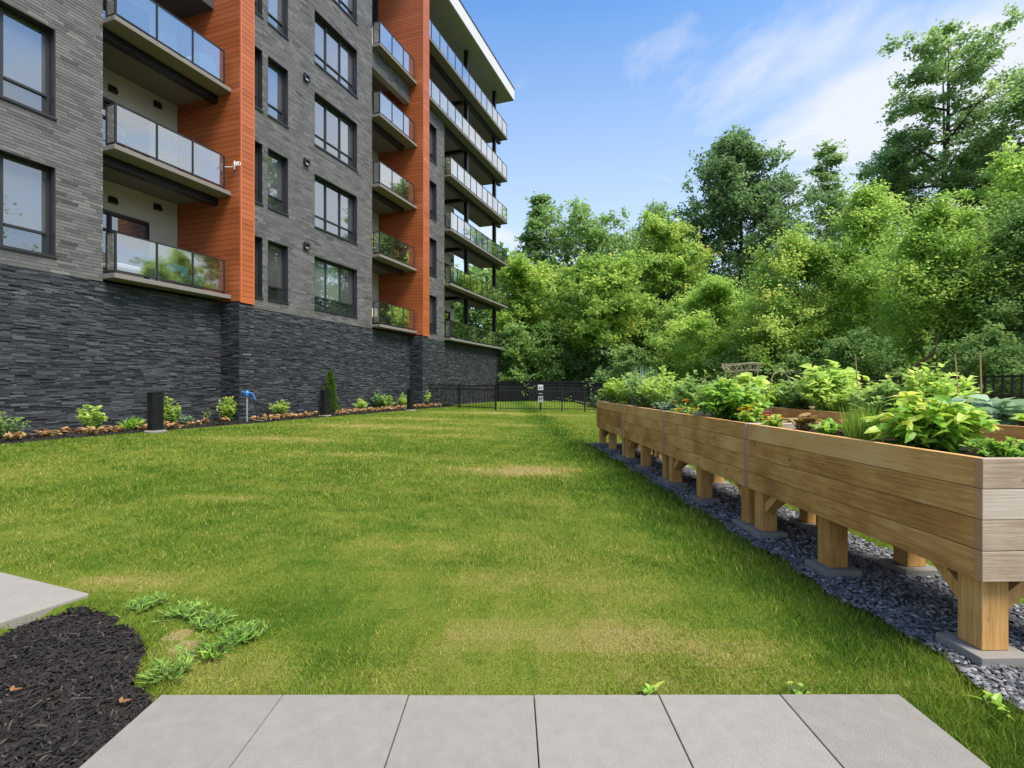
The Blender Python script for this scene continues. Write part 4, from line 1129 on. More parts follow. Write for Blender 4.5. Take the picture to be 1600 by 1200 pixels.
# ================================================================== RAISED PLANTERS
TOPP = 1.005; BH = 0.1475; TT = 0.043
def planter(l0, length, a0, width, label, near_end_grey=False, first=False, seed=0):
    rr = random.Random(seed)
    X, Y = pworld(l0, a0)
    t = thing('raised_planter', label, 'planter', (X, Y, 0), PA, 'raised cedar planters in two rows')
    zb = TOPP - 4 * BH
    for k in range(4):
        z0 = zb + k * BH + 0.0015; z1 = zb + (k + 1) * BH - 0.0015
        grey = 0.10 if k == 3 else 0.0
        for x0 in (0.0, width - TT):
            w_ = rr.uniform(-0.0015, 0.0015)
            MB().box((x0 + w_, TT + 0.001, z0), (x0 + TT + w_, length - TT - 0.001, z1), tone=rr.uniform(0.38, 0.55) + grey).build('board', M['wood_y'], t, bevel=0.003)
        for y0 in (0.0, length - TT):
            w_ = rr.uniform(-0.001, 0.001)
            mb = MB()
            lo = np.array((-0.002 - w_, y0, z0)); hi = np.array((width + 0.002, y0 + TT, z1))
            mb.raw(BOXV * (hi - lo) + (lo + hi) / 2, BOXF, rr.uniform(0.45, 0.65) + (0.12 if k >= 2 else -0.03))
            mb.mi = [0, 0, 0, 1, 0, 1]
            mb.build('board', [M['wood_x'], M['endgrain']], t, bevel=0.003)
    # posts, knee braces and concrete pads
    pw = 0.135
    ys = [0.055, length / 2, length - 0.055 - pw] if not first else [0.055, length * 0.52, length - 0.055 - pw]
    for yi, y0 in enumerate(ys):
        for x0 in (TT + 0.006, width - TT - 0.006 - pw):
            MB().box((x0, y0, 0.062), (x0 + pw, y0 + pw, zb + 0.30), tone=rr.uniform(0.4, 0.6)).build('post', M['wood_z'], t, bevel=0.004)
            cx, cy = x0 + pw / 2, y0 + pw / 2
            MB().box((cx - 0.13, cy - 0.13, 0.0), (cx + 0.13, cy + 0.13, 0.061), tone=rr.uniform(0.4, 0.6)).build('concrete_pad', M['concrete'], t, bevel=0.006)
            if yi != 1:
                sg_ = 1 if yi == 0 else -1
                ya = y0 + pw if sg_ > 0 else y0
                for (dy_, dx_) in ((sg_, 0), (0, 1 if x0 < width / 2 else -1)):
                    # a square bar leaning from the post to the box floor
                    b_ = MB(); tb = 0.04
                    if dy_:
                        p = [(cx - tb, ya, zb - 0.19), (cx + tb, ya, zb - 0.19), (cx + tb, ya, zb - 0.10), (cx - tb, ya, zb - 0.10),
                             (cx - tb, ya + dy_ * 0.22, zb - 0.002), (cx + tb, ya + dy_ * 0.22, zb - 0.002), (cx + tb, ya + dy_ * 0.13, zb - 0.002), (cx - tb, ya + dy_ * 0.13, zb - 0.002)]
                    else:
                        xa = x0 + pw if dx_ > 0 else x0
                        p = [(xa, cy - tb, zb - 0.19), (xa, cy + tb, zb - 0.19), (xa, cy + tb, zb - 0.10), (xa, cy - tb, zb - 0.10),
                             (xa + dx_ * 0.22, cy - tb, zb - 0.002), (xa + dx_ * 0.22, cy + tb, zb - 0.002), (xa + dx_ * 0.13, cy + tb, zb - 0.002), (xa + dx_ * 0.13, cy - tb, zb - 0.002)]
                    b_.raw(p, [(0, 1, 2, 3), (7, 6, 5, 4), (0, 4, 5, 1), (1, 5, 6, 2), (2, 6, 7, 3), (3, 7, 4, 0)], rr.uniform(0.4, 0.6))
                    b_.build('brace', M['wood_z'], t)
    MB().box((TT + 0.002, TT + 0.002, zb + 0.302), (width - TT - 0.002, length - TT - 0.002, zb + 0.33)).build('floor', M['wood_y'], t)
    # uneven soil
    sx, sy = np.meshgrid(np.linspace(TT + 0.003, width - TT - 0.003, 9), np.linspace(TT + 0.003, length - TT - 0.003, 24))
    sz = TOPP - 0.075 + 0.04 * vnoise(sx + seed, sy, 0.2, 61) + 0.02 * vnoise(sx, sy + seed, 0.06, 62)
    q = np.arange(sx.size).reshape(sx.shape)
    f = np.stack([q[:-1, :-1], q[:-1, 1:], q[1:, 1:], q[1:, :-1]], -1).reshape(-1, 4)
    link('soil', new_mesh('soil', np.stack([sx, sy, sz], -1).reshape(-1, 3), f.ravel(), 4, 0.5), M['soil'], t)
PL = 2.31
lab1 = ['cedar planter with a grey weathered end, holding bright leafy peppers', 'cedar planter holding the tall bushy basil', 'cedar planter with yellow flowers, second from the far end of its row', 'cedar planter at the lawn row\'s far end, full of straggly tomatoes']
lab2 = ['cedar planter holding pale cabbages, beside the wide-picket fence', 'cedar planter holding squash and staked tomatoes', 'cedar planter under the twig trellis', 'cedar planter behind the twig trellis, at the fence row\'s far end']
for i in range(4):
    planter(i * (PL + 0.012), PL, 0.0, 0.80, lab1[i], first=(i == 0), seed=10 + i)
for i in range(4):
    planter(1.2 + i * (PL + 0.012), PL, 2.14, 0.80, lab2[i], seed=20 + i)
SOIL = TOPP - 0.05

# ================================================================== PLANTS
def bush(name, label, cat, loc, h, r, nst, nlf, L, W, leaf, seed, group=None, kind=1, up=0.3, droop=0.25, tone=(0.15, 1.0), shape='dome', flower=None, stem=None, parent=None):
    """many stems from the base, leaves along them"""
    rg = np.random.default_rng(seed)
    t = thing(name, label, cat, loc, 0, group)
    st = MB(); tips = []
    for i in range(nst):
        az = rg.uniform(0, 6.28); rr_ = r * math.sqrt(rg.random()); hh = h * rg.uniform(0.6, 1.0) * (1 - 0.45 * (rr_ / r) ** 2 if shape == 'dome' else 1)
        p0 = np.array([rr_ * 0.25 * math.cos(az), rr_ * 0.25 * math.sin(az), -0.03]); p2 = np.array([rr_ * math.cos(az), rr_ * math.sin(az), hh])
        p1 = (p0 + p2) / 2 + np.array([-0.1 * rr_ * math.cos(az), -0.1 * rr_ * math.sin(az), 0.12 * hh])
        st.tube([p0, p1, p2], [0.006 + 0.004 * h, 0.005, 0.002], 4, cap=False)
        tips.append((p0, p1, p2))
    st.build('stems', stem or M['stem'], t)
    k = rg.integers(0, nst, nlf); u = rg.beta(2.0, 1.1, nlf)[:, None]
    A = np.array([tips[i][0] for i in k]); B = np.array([tips[i][1] for i in k]); C = np.array([tips[i][2] for i in k])
    c = (1 - u) ** 2 * A + 2 * u * (1 - u) * B + u * u * C
    az = rg.uniform(0, 6.28, nlf)
    ax = np.stack([np.cos(az), np.sin(az), rg.normal(up, 0.35, nlf)], -1)
    ax[:, :2] += 0.5 * c[:, :2] / max(r, 0.01)
    nm = np.stack([rg.normal(0, 0.35, nlf), rg.normal(0, 0.35, nlf), np.ones(nlf)], -1)
    Ls = L * rg.uniform(0.55, 1.2, nlf)
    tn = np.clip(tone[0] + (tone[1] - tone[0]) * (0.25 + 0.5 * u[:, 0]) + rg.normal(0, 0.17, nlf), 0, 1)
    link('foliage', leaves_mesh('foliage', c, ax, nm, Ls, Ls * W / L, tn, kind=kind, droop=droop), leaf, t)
    if flower:
        nf, fr, fm = flower
        ks = rg.integers(0, nst, nf)
        for i in ks:
            cc = tips[i][2] + np.array([rg.normal(0, r * 0.12), rg.normal(0, r * 0.12), rg.uniform(0.0, 0.05)])
            npt = 12
            a2 = np.linspace(0, 6.28, npt, endpoint=False)
            ax2 = np.stack([np.cos(a2), np.sin(a2), np.full(npt, 0.5)], -1)
            link('flower', leaves_mesh('flower', np.tile(cc, (npt, 1)), ax2, np.tile([0, 0, 1.0], (npt, 1)), np.full(npt, fr), np.full(npt, fr * 0.4), rg.random(npt)), fm, t)
    return t

def at_row(l, a, z=SOIL):
    X, Y = pworld(l, a); return (X, Y, z)

# --- row nearest the lawn (l along, a across)
bush('pepper_plant', 'bright yellow-green leafy pepper bush at the near end of the lawn row', 'plant', at_row(0.74, 0.36), 0.35, 0.33, 44, 760, 0.115, 0.030, LF['basil'], 1, tone=(0.25, 1.0), droop=0.35)
bush('pepper_plant', 'darker pepper bush behind the bright one, same planter', 'plant', at_row(1.0, 0.55), 0.30, 0.22, 18, 240, 0.10, 0.026, LF['basil'], 2, tone=(0.0, 0.7), droop=0.35)
bush('parsley_plant', 'low frilly parsley at the grey planter end', 'plant', at_row(0.25, 0.36), 0.13, 0.20, 40, 900, 0.032, 0.011, LF['basil'], 3, kind=0, tone=(0.0, 0.75))
bush('parsley_plant', 'low frilly parsley against the far side board of the near planter', 'plant', at_row(0.32, 0.64), 0.12, 0.14, 26, 600, 0.032, 0.011, LF['bright'], 4, kind=0, tone=(0.2, 0.9))
def wisps(name, label, loc, h, r, n, leaf, seed, group=None, wd=0.0025, lean=0.16):
    rg = np.random.default_rng(seed)
    az = rg.uniform(0, 6.28, n); rr_ = r * np.sqrt(rg.random(n)); hh = h * rg.uniform(0.55, 1.0, n)
    b = np.stack([rr_ * np.cos(az), rr_ * np.sin(az), np.zeros(n)], -1)
    ax = np.stack([rg.normal(0, lean, n) + 0.3 * b[:, 0] / r * lean, rg.normal(0, lean, n) + 0.3 * b[:, 1] / r * lean, np.ones(n)], -1)
    o = link(name, leaves_mesh(name, b, ax, np.stack([rg.normal(0, 1, n), rg.normal(0, 1, n), np.zeros(n)], -1), hh, np.full(n, wd), rg.random(n)), leaf)
    o.location = loc
    return tag(o, label, 'plant', group)
wisps('chive_clump', 'upright clump of thin pale green chives beside the bright peppers', at_row(1.12, 0.22), 0.30, 0.09, 420, LF['basil'], 5)
bush('lettuce', 'yellow and bronze lettuce head in the middle of the near planter', 'plant', at_row(1.92, 0.30), 0.14, 0.08, 16, 46, 0.11, 0.045, LF['hosta'], 6, up=1.0, tone=(0.0, 0.6))
bush('lettuce', 'small green lettuce head near the chives', 'plant', at_row(1.55, 0.28), 0.13, 0.12, 18, 110, 0.075, 0.026, LF['basil'], 7, up=0.8, tone=(0.1, 0.8))
bush('beet_plant', 'reddish leafed beet between lettuce and chives', 'plant', at_row(1.38, 0.42), 0.15, 0.13, 18, 90, 0.085, 0.028, LF['red'], 8, up=0.8)
bush('beet_plant', 'bronze leafed seedling low behind the yellow lettuce', 'plant', at_row(1.75, 0.52), 0.12, 0.10, 14, 70, 0.07, 0.026, LF['red'], 9, up=0.8)
bush('nasturtium', 'orange flowering nasturtium beside the bushy basil', 'plant', at_row(2.62, 0.20), 0.20, 0.15, 18, 150, 0.06, 0.028, LF['basil'], 10, flower=(8, 0.034, LF['flower']), tone=(0.2, 1))
bush('nasturtium', 'small nasturtium with few orange flowers at the planter joint', 'plant', at_row(2.2, 0.18), 0.13, 0.12, 14, 90, 0.055, 0.026, LF['basil'], 11, flower=(3, 0.028, LF['flower']), tone=(0.3, 1))
bush('basil_bush', 'large bushy basil with broad pale green leaves, tallest in the lawn row', 'plant', at_row(3.45, 0.38), 0.50, 0.42, 70, 1600, 0.095, 0.030, LF['basil'], 12, tone=(0.05, 0.8), droop=0.35)
bush('marigold', 'yellow marigolds along the board beyond the bushy basil', 'plant', at_row(4.35, 0.20), 0.17, 0.20, 24, 260, 0.05, 0.016, LF['yellow'], 13, kind=0, flower=(14, 0.032, LF['flower']))
bush('sage_plant', 'pale frilly green plant between the marigolds and the tomatoes', 'plant', at_row(5.1, 0.25), 0.20, 0.25, 30, 520, 0.055, 0.016, LF['kale'], 14, kind=0, tone=(0.4, 1))
bush('marigold', 'small orange marigold hidden below the tomatoes', 'plant', at_row(7.6, 0.16), 0.12, 0.12, 12, 120, 0.05, 0.015, LF['yellow'], 15, kind=0, flower=(4, 0.028, LF['flower']))
tom_l = [(4.7, 0.52, 0.42, 'mid', 'tomato vine with small red fruit behind the marigolds'), (5.9, 0.45, 0.48, 'bright', 'broad tomato vine beyond the pale frilly plant'), (6.9, 0.4, 0.52, 'mid', 'straggly tomato vine under the tall seed spikes'),
         (7.8, 0.42, 0.50, 'bright', 'tomato vine next to the tall seed spikes, far planter'), (8.8, 0.36, 0.40, 'basil', 'feathery light green vine hanging over the row\'s far corner')]
for i, (l_, a_, h_, lf, lb) in enumerate(tom_l):
    bush('tomato_vine', lb, 'plant', at_row(l_, a_), h_ * 1.5, 0.44, 50, 1300, 0.085, 0.024, LF[lf], 30 + i, kind=0, droop=0.3, flower=(6, 0.018, LF['red']) if i in (0, 2) else None)
wisps('seed_spikes', 'tall grey-green seed spikes rising from the lawn row', at_row(7.2, 0.45), 0.85, 0.22, 160, LF['kale'], 50, wd=0.010, lean=0.2)
# --- row by the fence
A2 = 2.14
bush('cabbage', 'pale blue-green cabbage at the near end of the fence row', 'plant', at_row(2.35, A2 + 0.3), 0.24, 0.20, 18, 60, 0.20, 0.085, LF['kale'], 60, up=0.7, tone=(0.6, 1.2))
bush('cabbage', 'second pale cabbage, next to the bamboo canes', 'plant', at_row(2.85, A2 + 0.25), 0.24, 0.22, 18, 60, 0.20, 0.085, LF['kale'], 61, up=0.7, tone=(0.6, 1.2))
bush('cabbage', 'dusty green cabbage behind its neighbours near the fence', 'plant', at_row(2.6, A2 + 0.6), 0.28, 0.22, 18, 60, 0.20, 0.085, LF['kale'], 62, up=0.7, tone=(0.5, 1.1))
bush('chard_plant', 'dark green chard at the open end of the fence row', 'plant', at_row(1.55, A2 + 0.35), 0.26, 0.24, 18, 120, 0.14, 0.04, LF['mid'], 63, up=0.8)
bush('chard_plant', 'light green chard between the dark chard and the cabbages', 'plant', at_row(1.98, A2 + 0.42), 0.24, 0.22, 18, 120, 0.13, 0.04, LF['basil'], 64, up=0.8)
r2 = [(3.3, 0.55, 0.62, 'bright', 0.11, 'staked bean vine climbing canes before the wide-picket fence'), (3.75, 0.3, 0.42, 'mid', 0.09, 'bushy bean plant left of the cabbages'), (4.2, 0.5, 0.5, 'yellow', 0.08, 'yellowing tomato vine between the beans and the squash'),
      (4.75, 0.35, 0.52, 'bright', 0.10, 'dense green tomato vine in the fence row'), (5.15, 0.5, 0.80, 'bright', 0.16, 'tall squash plant with big pointed leaves on a stake'), (5.7, 0.35, 0.5, 'mid', 0.10, 'leafy vine under the dark wire hoops'),
      (6.3, 0.45, 0.48, 'basil', 0.12, 'light green cucumber vine by the wire hoops'), (7.3, 0.4, 0.55, 'bright', 0.20, 'squash plant with round broad leaves under the trellis'), (8.2, 0.4, 0.5, 'bright', 0.12, 'green vine covering the trellis legs'), (9.4, 0.4, 0.45, 'mid', 0.10, 'dark leafy vine at the fence row\'s far end')]
for i, (l_, a_, h_, lf, L_, lb) in enumerate(r2):
    bush('vegetable_vine', lb, 'plant', at_row(l_, A2 + a_), h_ * 1.08, 0.42, 44, int(110 / L_ * (0.6 if L_ > 0.14 else 0.95)), L_, L_ * (0.42 if L_ > 0.14 else 0.28), LF[lf], 70 + i, kind=1 if L_ > 0.14 else 0, droop=0.35)
bush('kale', 'blue-green kale with narrow upright leaves in the fence row', 'plant', at_row(6.6, A2 + 0.18), 0.30, 0.22, 14, 70, 0.24, 0.045, LF['kale'], 90, up=1.1, tone=(0.0, 0.6), droop=0.5)
bush('marigold', 'orange marigold at the foot of the kale', 'plant', at_row(6.95, A2 + 0.12), 0.14, 0.14, 14, 120, 0.05, 0.016, LF['yellow'], 91, kind=0, flower=(5, 0.03, LF['flower']))
# canes
def cane(px, ytop, l, a, label):
    X, Y, z = at_row(l, a)
    zt = H + (HY - ytop) / F * Y
    o = MB().tube([(0, 0, -0.1), (0.01, 0.0, (zt - z) * 0.5), (0.0, 0.01, zt - z)], [0.009, 0.008, 0.006], 6).build('bamboo_cane', M['bamboo'])
    o.location = (X, Y, z); o.rotation_euler = (random.uniform(-0.03, 0.03), random.uniform(-0.05, 0.0), 0)
    tag(o, label, 'cane')
cane(1565, 548, 2.75, A2 + 0.5, 'tall bamboo cane rising over the cabbages')
cane(1530, 553, 3.05, A2 + 0.55, 'tall bamboo cane in the staked beans')
cane(1487, 581, 3.35, A2 + 0.35, 'short bamboo cane left of the staked beans')
cane(1393, 555, 4.6, A2 + 0.55, 'bamboo cane in the yellowing tomato vine')
cane(1328, 570, 5.45, A2 + 0.5, 'bamboo cane beside the wire hoops')
for j, (l_, lb) in enumerate(((5.9, 'bent dark wire hoop over the vines, next to the cane'), (6.25, 'pale bent hoop over the vines, towards the trellis'))):
    X, Y, z = at_row(l_, A2 + 0.4)
    q = [(-0.16 * math.cos(a_), 0.02, 0.42 + 0.22 * math.sin(a_)) for a_ in np.linspace(0, math.pi, 12)]
    o = MB().tube([(-0.16, 0.02, -0.05)] + q + [(0.16, 0.02, -0.05)], 0.009, 6).build('wire_hoop', M['twig'] if j else M['black_metal'])
    o.location = (X, Y, z); tag(o, lb, 'hoop')
# twig trellis
X, Y, z = at_row(7.55, A2 + 0.35)
zt = H + (HY - 569) / F * Y - z
t = thing('twig_trellis', 'round trellis of woven twigs standing over the squash leaves', 'trellis', (X, Y, z), 0.2)
for zz_ in (zt, zt - 0.13):
    rr_ = 0.36 if zz_ == zt else 0.31
    MB().tube([(rr_ * math.cos(a_), rr_ * math.sin(a_), zz_ + 0.012 * math.sin(3 * a_)) for a_ in np.linspace(0, 2 * math.pi, 22)], 0.010, 5).build('ring', M['twig'], t)
for k in range(12):
    a_ = 2 * math.pi * k / 12; b_ = 2 * math.pi * (k + 0.5) / 12; c_ = 2 * math.pi * (k + 1) / 12
    MB().tube([(0.36 * math.cos(a_), 0.36 * math.sin(a_), zt), (0.31 * math.cos(b_), 0.31 * math.sin(b_), zt - 0.13), (0.36 * math.cos(c_), 0.36 * math.sin(c_), zt)], 0.007, 5).build('zigzag_twig', M['twig'], t)
for k in range(4):
    a_ = 2 * math.pi * (k + 0.4) / 4
    MB().tube([(0.31 * math.cos(a_), 0.31 * math.sin(a_), zt - 0.1), (0.24 * math.cos(a_), 0.24 * math.sin(a_), -0.05)], 0.012, 5).build('leg', M['twig'], t)
# burgundy container at the fence row
X, Y, z = at_row(5.0, 1.5, 0)
t = thing('garden_crate', 'burgundy and grey tub on a stand between the two planter rows', 'tub', (X, Y, 0))
MB().lathe([(0.14, 0.0), (0.16, 0.5), (0.15, 0.86)], sides=16).build('stand', M['cover'], t)
MB().lathe([(0.16, 0.861), (0.17, 0.97), (0.15, 0.98)], sides=16).build('lid', M['burgundy'], t)

# --- planting bed by the building
def bed(px, py): return gp(px, py)
shrubs = [(-2, 676, 0.55, 0.42, 'mid', 'wide feathery green shrub at the edge of the planting bed by the first window', 0.09), (143, 673, 0.62, 0.27, 'bright', 'upright bright green shrub with tan hostas around it, left of the first bollard', 0.10),
          (266, 665, 0.66, 0.23, 'yellow', 'yellow-green shrub just right of the first bollard', 0.10), (356, 657, 0.72, 0.27, 'yellow', 'yellow-green shrub in front of the dark stone pier', 0.10), (437, 651, 0.52, 0.32, 'yellow', 'round light shrub right of the garden tap', 0.10),
          (563, 644, 0.50, 0.28, 'bright', 'small bright shrub right of the narrow conifer', 0.10), (592, 641, 0.85, 0.40, 'dark', 'darker blue-green shrub behind the yellow one, third bollard side', 0.12), (603, 642, 0.62, 0.38, 'yellow', 'vivid yellow-green shrub left of the third bollard', 0.11),
          (629, 639, 0.62, 0.26, 'bright', 'slim green shrub touching the third bollard', 0.11), (662, 637, 0.78, 0.38, 'bright', 'green shrub at the corner where the fence meets the wall', 0.12), (290, 664, 0.25, 0.2, 'kale', 'low grey-green plant between the first bollard and the red rose', 0.06)]
for i, (px, py, h_, r_, lf, lb, L_) in enumerate(shrubs):
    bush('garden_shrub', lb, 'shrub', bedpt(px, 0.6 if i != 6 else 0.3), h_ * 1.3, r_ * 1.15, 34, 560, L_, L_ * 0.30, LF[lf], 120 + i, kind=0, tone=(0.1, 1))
bush('rose_bush', 'thin rose bush with dark red leaves left of the stone pier', 'shrub', bedpt(323, 0.7), 0.55, 0.14, 12, 90, 0.08, 0.024, LF['mid'], 140, kind=0, flower=(7, 0.04, LF['red']))
bush('green_hosta', 'vivid green grassy clump between tan hostas left of the first bollard', 'plant', bedpt(205, 0.9), 0.26, 0.26, 30, 160, 0.22, 0.02, LF['basil'], 141, kind=0, up=0.9, tone=(0.2, 0.8))
# narrow conifer
X, Y, z = bedpt(516, 0.45)
t = thing('narrow_conifer', 'slender pointed conifer behind the middle bollard', 'tree', (X, Y, z))
MB().tube([(0, 0, -0.05), (0, 0, 1.6)], [0.035, 0.01], 6).build('trunk', M['bark'], t)
rg = np.random.default_rng(9); n = 3800
hz_ = rg.random(n) ** 1.2; az = rg.uniform(0, 6.28, n); rr_ = (0.30 * (1 - hz_) ** 0.7 + 0.02) * np.sqrt(rg.random(n)) * (1 + 0.25 * np.sin(az * 3 + hz_ * 20))
c = np.stack([rr_ * np.cos(az), rr_ * np.sin(az), 0.08 + hz_ * 1.62], -1)
ax = np.stack([np.cos(az), np.sin(az), np.full(n, 0.9)], -1)
link('crown', leaves_mesh('crown', c, ax, np.stack([rg.normal(0, 1, n), rg.normal(0, 1, n), np.ones(n)], -1), np.full(n, 0.085), np.full(n, 0.013), rg.random(n)), LF['conifer'], t)
# tan hostas and low plants
hos = [(24, 690, 0.30), (78, 688, 0.38), (100, 679, 0.26), (146, 682, 0.3), (160, 682, 0.26), (132, 671, 0.24), (180, 673, 0.26), (222, 670, 0.27), (256, 670, 0.22), (272, 664, 0.26), (318, 665, 0.22), (352, 660, 0.2), (296, 664, 0.2)]
for k, x in enumerate(np.arange(402, 500, 12.5)): hos.append((x, 658.5 - (x - 402) * 0.085 + (k % 3) * 0.8, 0.26))
for k, x in enumerate(np.arange(534, 662, 8.5)): hos.append((x, 647.0 - (x - 534) * 0.055 + (k % 2) * 1.0, 0.30))
hos += [(655, 640.5, 0.3), (672, 640, 0.3), (684, 639.5, 0.3)]
for i, (px, py, r_) in enumerate(hos):
    if px < 130: lb = 'tan and yellow hosta on bare mulch left of the first bright shrub'; gr = 'hostas left of the first shrub'
    elif px < 240: lb = 'tan hosta between the first bright shrub and the first bollard'; gr = 'hostas by the first bollard'
    elif px < 380: lb = 'small tan hosta between the first bollard and the stone pier'; gr = 'hostas before the stone pier'
    elif px < 510: lb = 'tan hosta in the row between the tap and the middle bollard'; gr = 'hostas after the tap'
    else: lb = 'tan hosta in the crowded row between the middle bollard and the fence'; gr = 'hostas towards the fence'
    bush('hosta', lb, 'plant', bedpt(px, 1.25 - 0.25 * (i % 3) + 0.1 * (i % 2)), 0.17 if r_ < 0.3 else 0.2, r_ * (0.62 if px < 380 else 0.9), 14, 60, 0.12, 0.04, LF['hosta'], 160 + i, group=gr, kind=0, up=0.35, tone=(0.0, 1.0))

# --- weeds where the mulch patch meets the lawn, and by the path
weeds = [(-1.92, 3.02, 0.17, 'bright', 'sprawling green weed tuft hanging over the mulch edge, towards the walkway corner'), (-1.68, 2.92, 0.16, 'bright', 'flat green weed on the bare soil rim of the mulch patch'), (-1.52, 2.62, 0.20, 'basil', 'coarse crabgrass tuft on the lawn beside the mulch'),
         (-1.44, 2.78, 0.17, 'bright', 'crabgrass tuft a step inside the lawn from the mulch'), (-1.60, 2.40, 0.14, 'bright', 'bent grass tuft at the corner of the path and mulch'), (-2.2, 3.16, 0.16, 'bright', 'leafy weed tuft against the walkway corner')]
for i, (X, Y, r_, lf, lb) in enumerate(weeds):
    bush('weed_tuft', lb, 'plant', (X, Y, 0.0), 0.07, r_ * 0.8, 26, 240, 0.055, 0.0045, LF[lf], 240 + i, kind=0, up=0.45, tone=(-0.1, 0.6))
for i, (px, py, lb) in enumerate(((1010, 1089, 'small broad-leaved weed at the path\'s grass edge, mid path'), (1555, 1112, 'plantain weed in the grass beside the gravel near the path'), (1248, 1085, 'tiny rosette weed at the path edge near its right joint'))):
    bush('broadleaf_weed', lb, 'plant', gp(px, py), 0.06, 0.05, 6, 12 if i < 2 else 8, 0.07 if i < 2 else 0.045, 0.018, LF['basil'], 260 + i, up=0.5)
# two fallen leaves on the mulch
for i, (px, py, lb) in enumerate(((17, 1082, 'curled orange dead leaf on the dark mulch, towards the photo edge of the patch'), (188, 1100, 'curled orange dead leaf on the mulch near the path corner'))):
    X, Y, z = gp(px, py)
    o = link('fallen_leaf', leaves_mesh('fallen_leaf', np.zeros((2, 3)), np.array([[1, .3, .2], [-.5, 1, .3]]), np.tile([0.2, 0, 1.0], (2, 1)), np.array([.045, .035]), np.array([.010, .009]), np.array([.8, .95]), kind=1), LF['red'])
    o.location = (X, Y, z + 0.005); tag(o, lb, 'leaf')

# ================================================================== TREES
PROF = {'oval': lambda u: math.sin(math.pi * min(1, max(0, u * 0.92 + 0.06))) ** 0.65, 'ovate': lambda u: float(np.interp(u, [0, 0.22, 0.5, 0.8, 1.0], [0.8, 1.0, 0.88, 0.52, 0.14])) * (0.88 + 0.24 * math.sin(17 * u) ** 2),
        'spread': lambda u: 0.45 + 0.75 * math.sin(math.pi * min(1, u * 0.9 + 0.05)) * (0.6 + 0.4 * u), 'shrub': lambda u: math.sqrt(max(0.02, 1 - u * u)) * (0.85 + 0.15 * math.cos(9 * u)), 'spire': lambda u: 0.95 * (1 - u) ** 0.7 + 0.10 + 0.25 * math.sin(11 * u) ** 2 * (1 - u)}
def tree(name, label, cat, X, Y, hgt, rad, zb, style, nlimb, ncl, nleaf, L, leaf, seed, group, cr=0.6, trunk_r=None, two=False, flat=0.6, droop=0.25, gap=0.0, lean=0.0):
    rg = np.random.default_rng(seed)
    z0 = float(ground_z(X, Y)) - 0.1
    t = thing(name, label, cat, (X, Y, z0), 0, group)
    tr = trunk_r or hgt * 0.013
    wood = MB()
    nseg = 8
    wob = np.cumsum(rg.normal(0, hgt * 0.008, (nseg + 1, 2)), 0); wob[0] = 0
    tp = [np.array([wob[i, 0] + lean * hgt * i / nseg, wob[i, 1], hgt * 0.96 * i / nseg]) for i in range(nseg + 1)]
    wood.tube(tp, [tr * (1 - 0.85 * i / nseg) for i in range(nseg + 1)], 8, cap=False)
    if two:
        tp2 = [tp[1] + np.array([0.05 * hgt * ((i) / 7) ** 0.8, 0.01 * hgt * i, 0]) + np.array([0, 0, hgt * 0.80 * i / 7]) for i in range(8)]
        wood.tube(tp2, [tr * 0.75 * (1 - 0.85 * i / 7) for i in range(8)], 7, cap=False)
    def trunk_at(h):
        q = min(max(h / (hgt * 0.96) * nseg, 0), nseg - 1e-6); i = int(q); f = q - i
        return tp[i] * (1 - f) + tp[i + 1] * f
    cc = []; cs = []
    for i in range(nlimb):
        u = (i + rg.random() * 0.9) / nlimb
        hz = zb * hgt + u * (hgt * (1 - zb)) * 0.97
        ln = rad * PROF[style](u) * rg.uniform(0.68, 1.12)
        az = i * 2.399 + rg.normal(0, 0.4)
        up_ = {'oval': 0.55, 'ovate': 0.5, 'spread': 0.35, 'shrub': 0.45, 'spire': 0.7}[style] * rg.uniform(0.6, 1.4)
        start = trunk_at(max(hz - ln * up_ * 0.9, hgt * 0.03 + 0.15 * hz))
        end = trunk_at(hz) * np.array([1, 1, 0]) + np.array([math.cos(az) * ln, math.sin(az) * ln, hz])
        mid = (start + end) / 2 + np.array([0, 0, -0.06 * ln]) + rg.normal(0, 0.05 * ln, 3)
        r0 = tr * 0.42 * (1 - 0.6 * u)
        wood.tube([start, mid, end], [r0, r0 * 0.6, r0 * 0.15], 5, cap=False)
        for k in range(ncl):
            f = 0.30 + 0.74 * (k + rg.random()) / ncl
            p = (1 - f) ** 2 * start + 2 * f * (1 - f) * mid + f * f * end if f < 1 else end
            off = rg.normal(0, 1, 3) * ln * 0.20 * np.array([1, 1, 0.8])
            c = p + off
            wood.tube([p, (p + c) / 2 + rg.normal(0, 0.03, 3), c], [r0 * 0.3, r0 * 0.18, r0 * 0.06], 4, cap=False)
            cc.append(c); cs.append(cr * rg.uniform(0.6, 1.35))
    for k in range(max(3, ncl)):        # leader
        cc.append(tp[-1] + rg.normal(0, 0.3, 3) * cr + np.array([0, 0, (k / ncl) * 0.04 * hgt])); cs.append(cr * 0.6)
    cc = np.array(cc); cs = np.array(cs)
    wood.build('trunk', M['bark'], t)
    w_ = cs ** 2; w_ = w_ / w_.sum()
    k = rg.choice(len(cc), nleaf, p=w_)
    # leaves sit along ragged shoots that leave each clump's centre
    ns = 10
    sh = rg.normal(0, 1, (len(cc), ns, 3)) + np.array([0, 0, 0.25]); sh /= np.linalg.norm(sh, axis=2, keepdims=True)
    sh = sh * rg.uniform(0.65, 1.6, (len(cc), ns, 1)) * np.array([1, 1, flat])
    g = sh[k, rg.integers(0, ns, nleaf)]
    tt = rg.random(nleaf) ** 0.6
    c = cc[k] + (g * tt[:, None] + rg.normal(0, 0.17, (nleaf, 3)) * np.array([1, 1, 0.75])) * cs[k][:, None]
    d = g / (np.linalg.norm(g, axis=1, keepdims=True) + 1e-6)
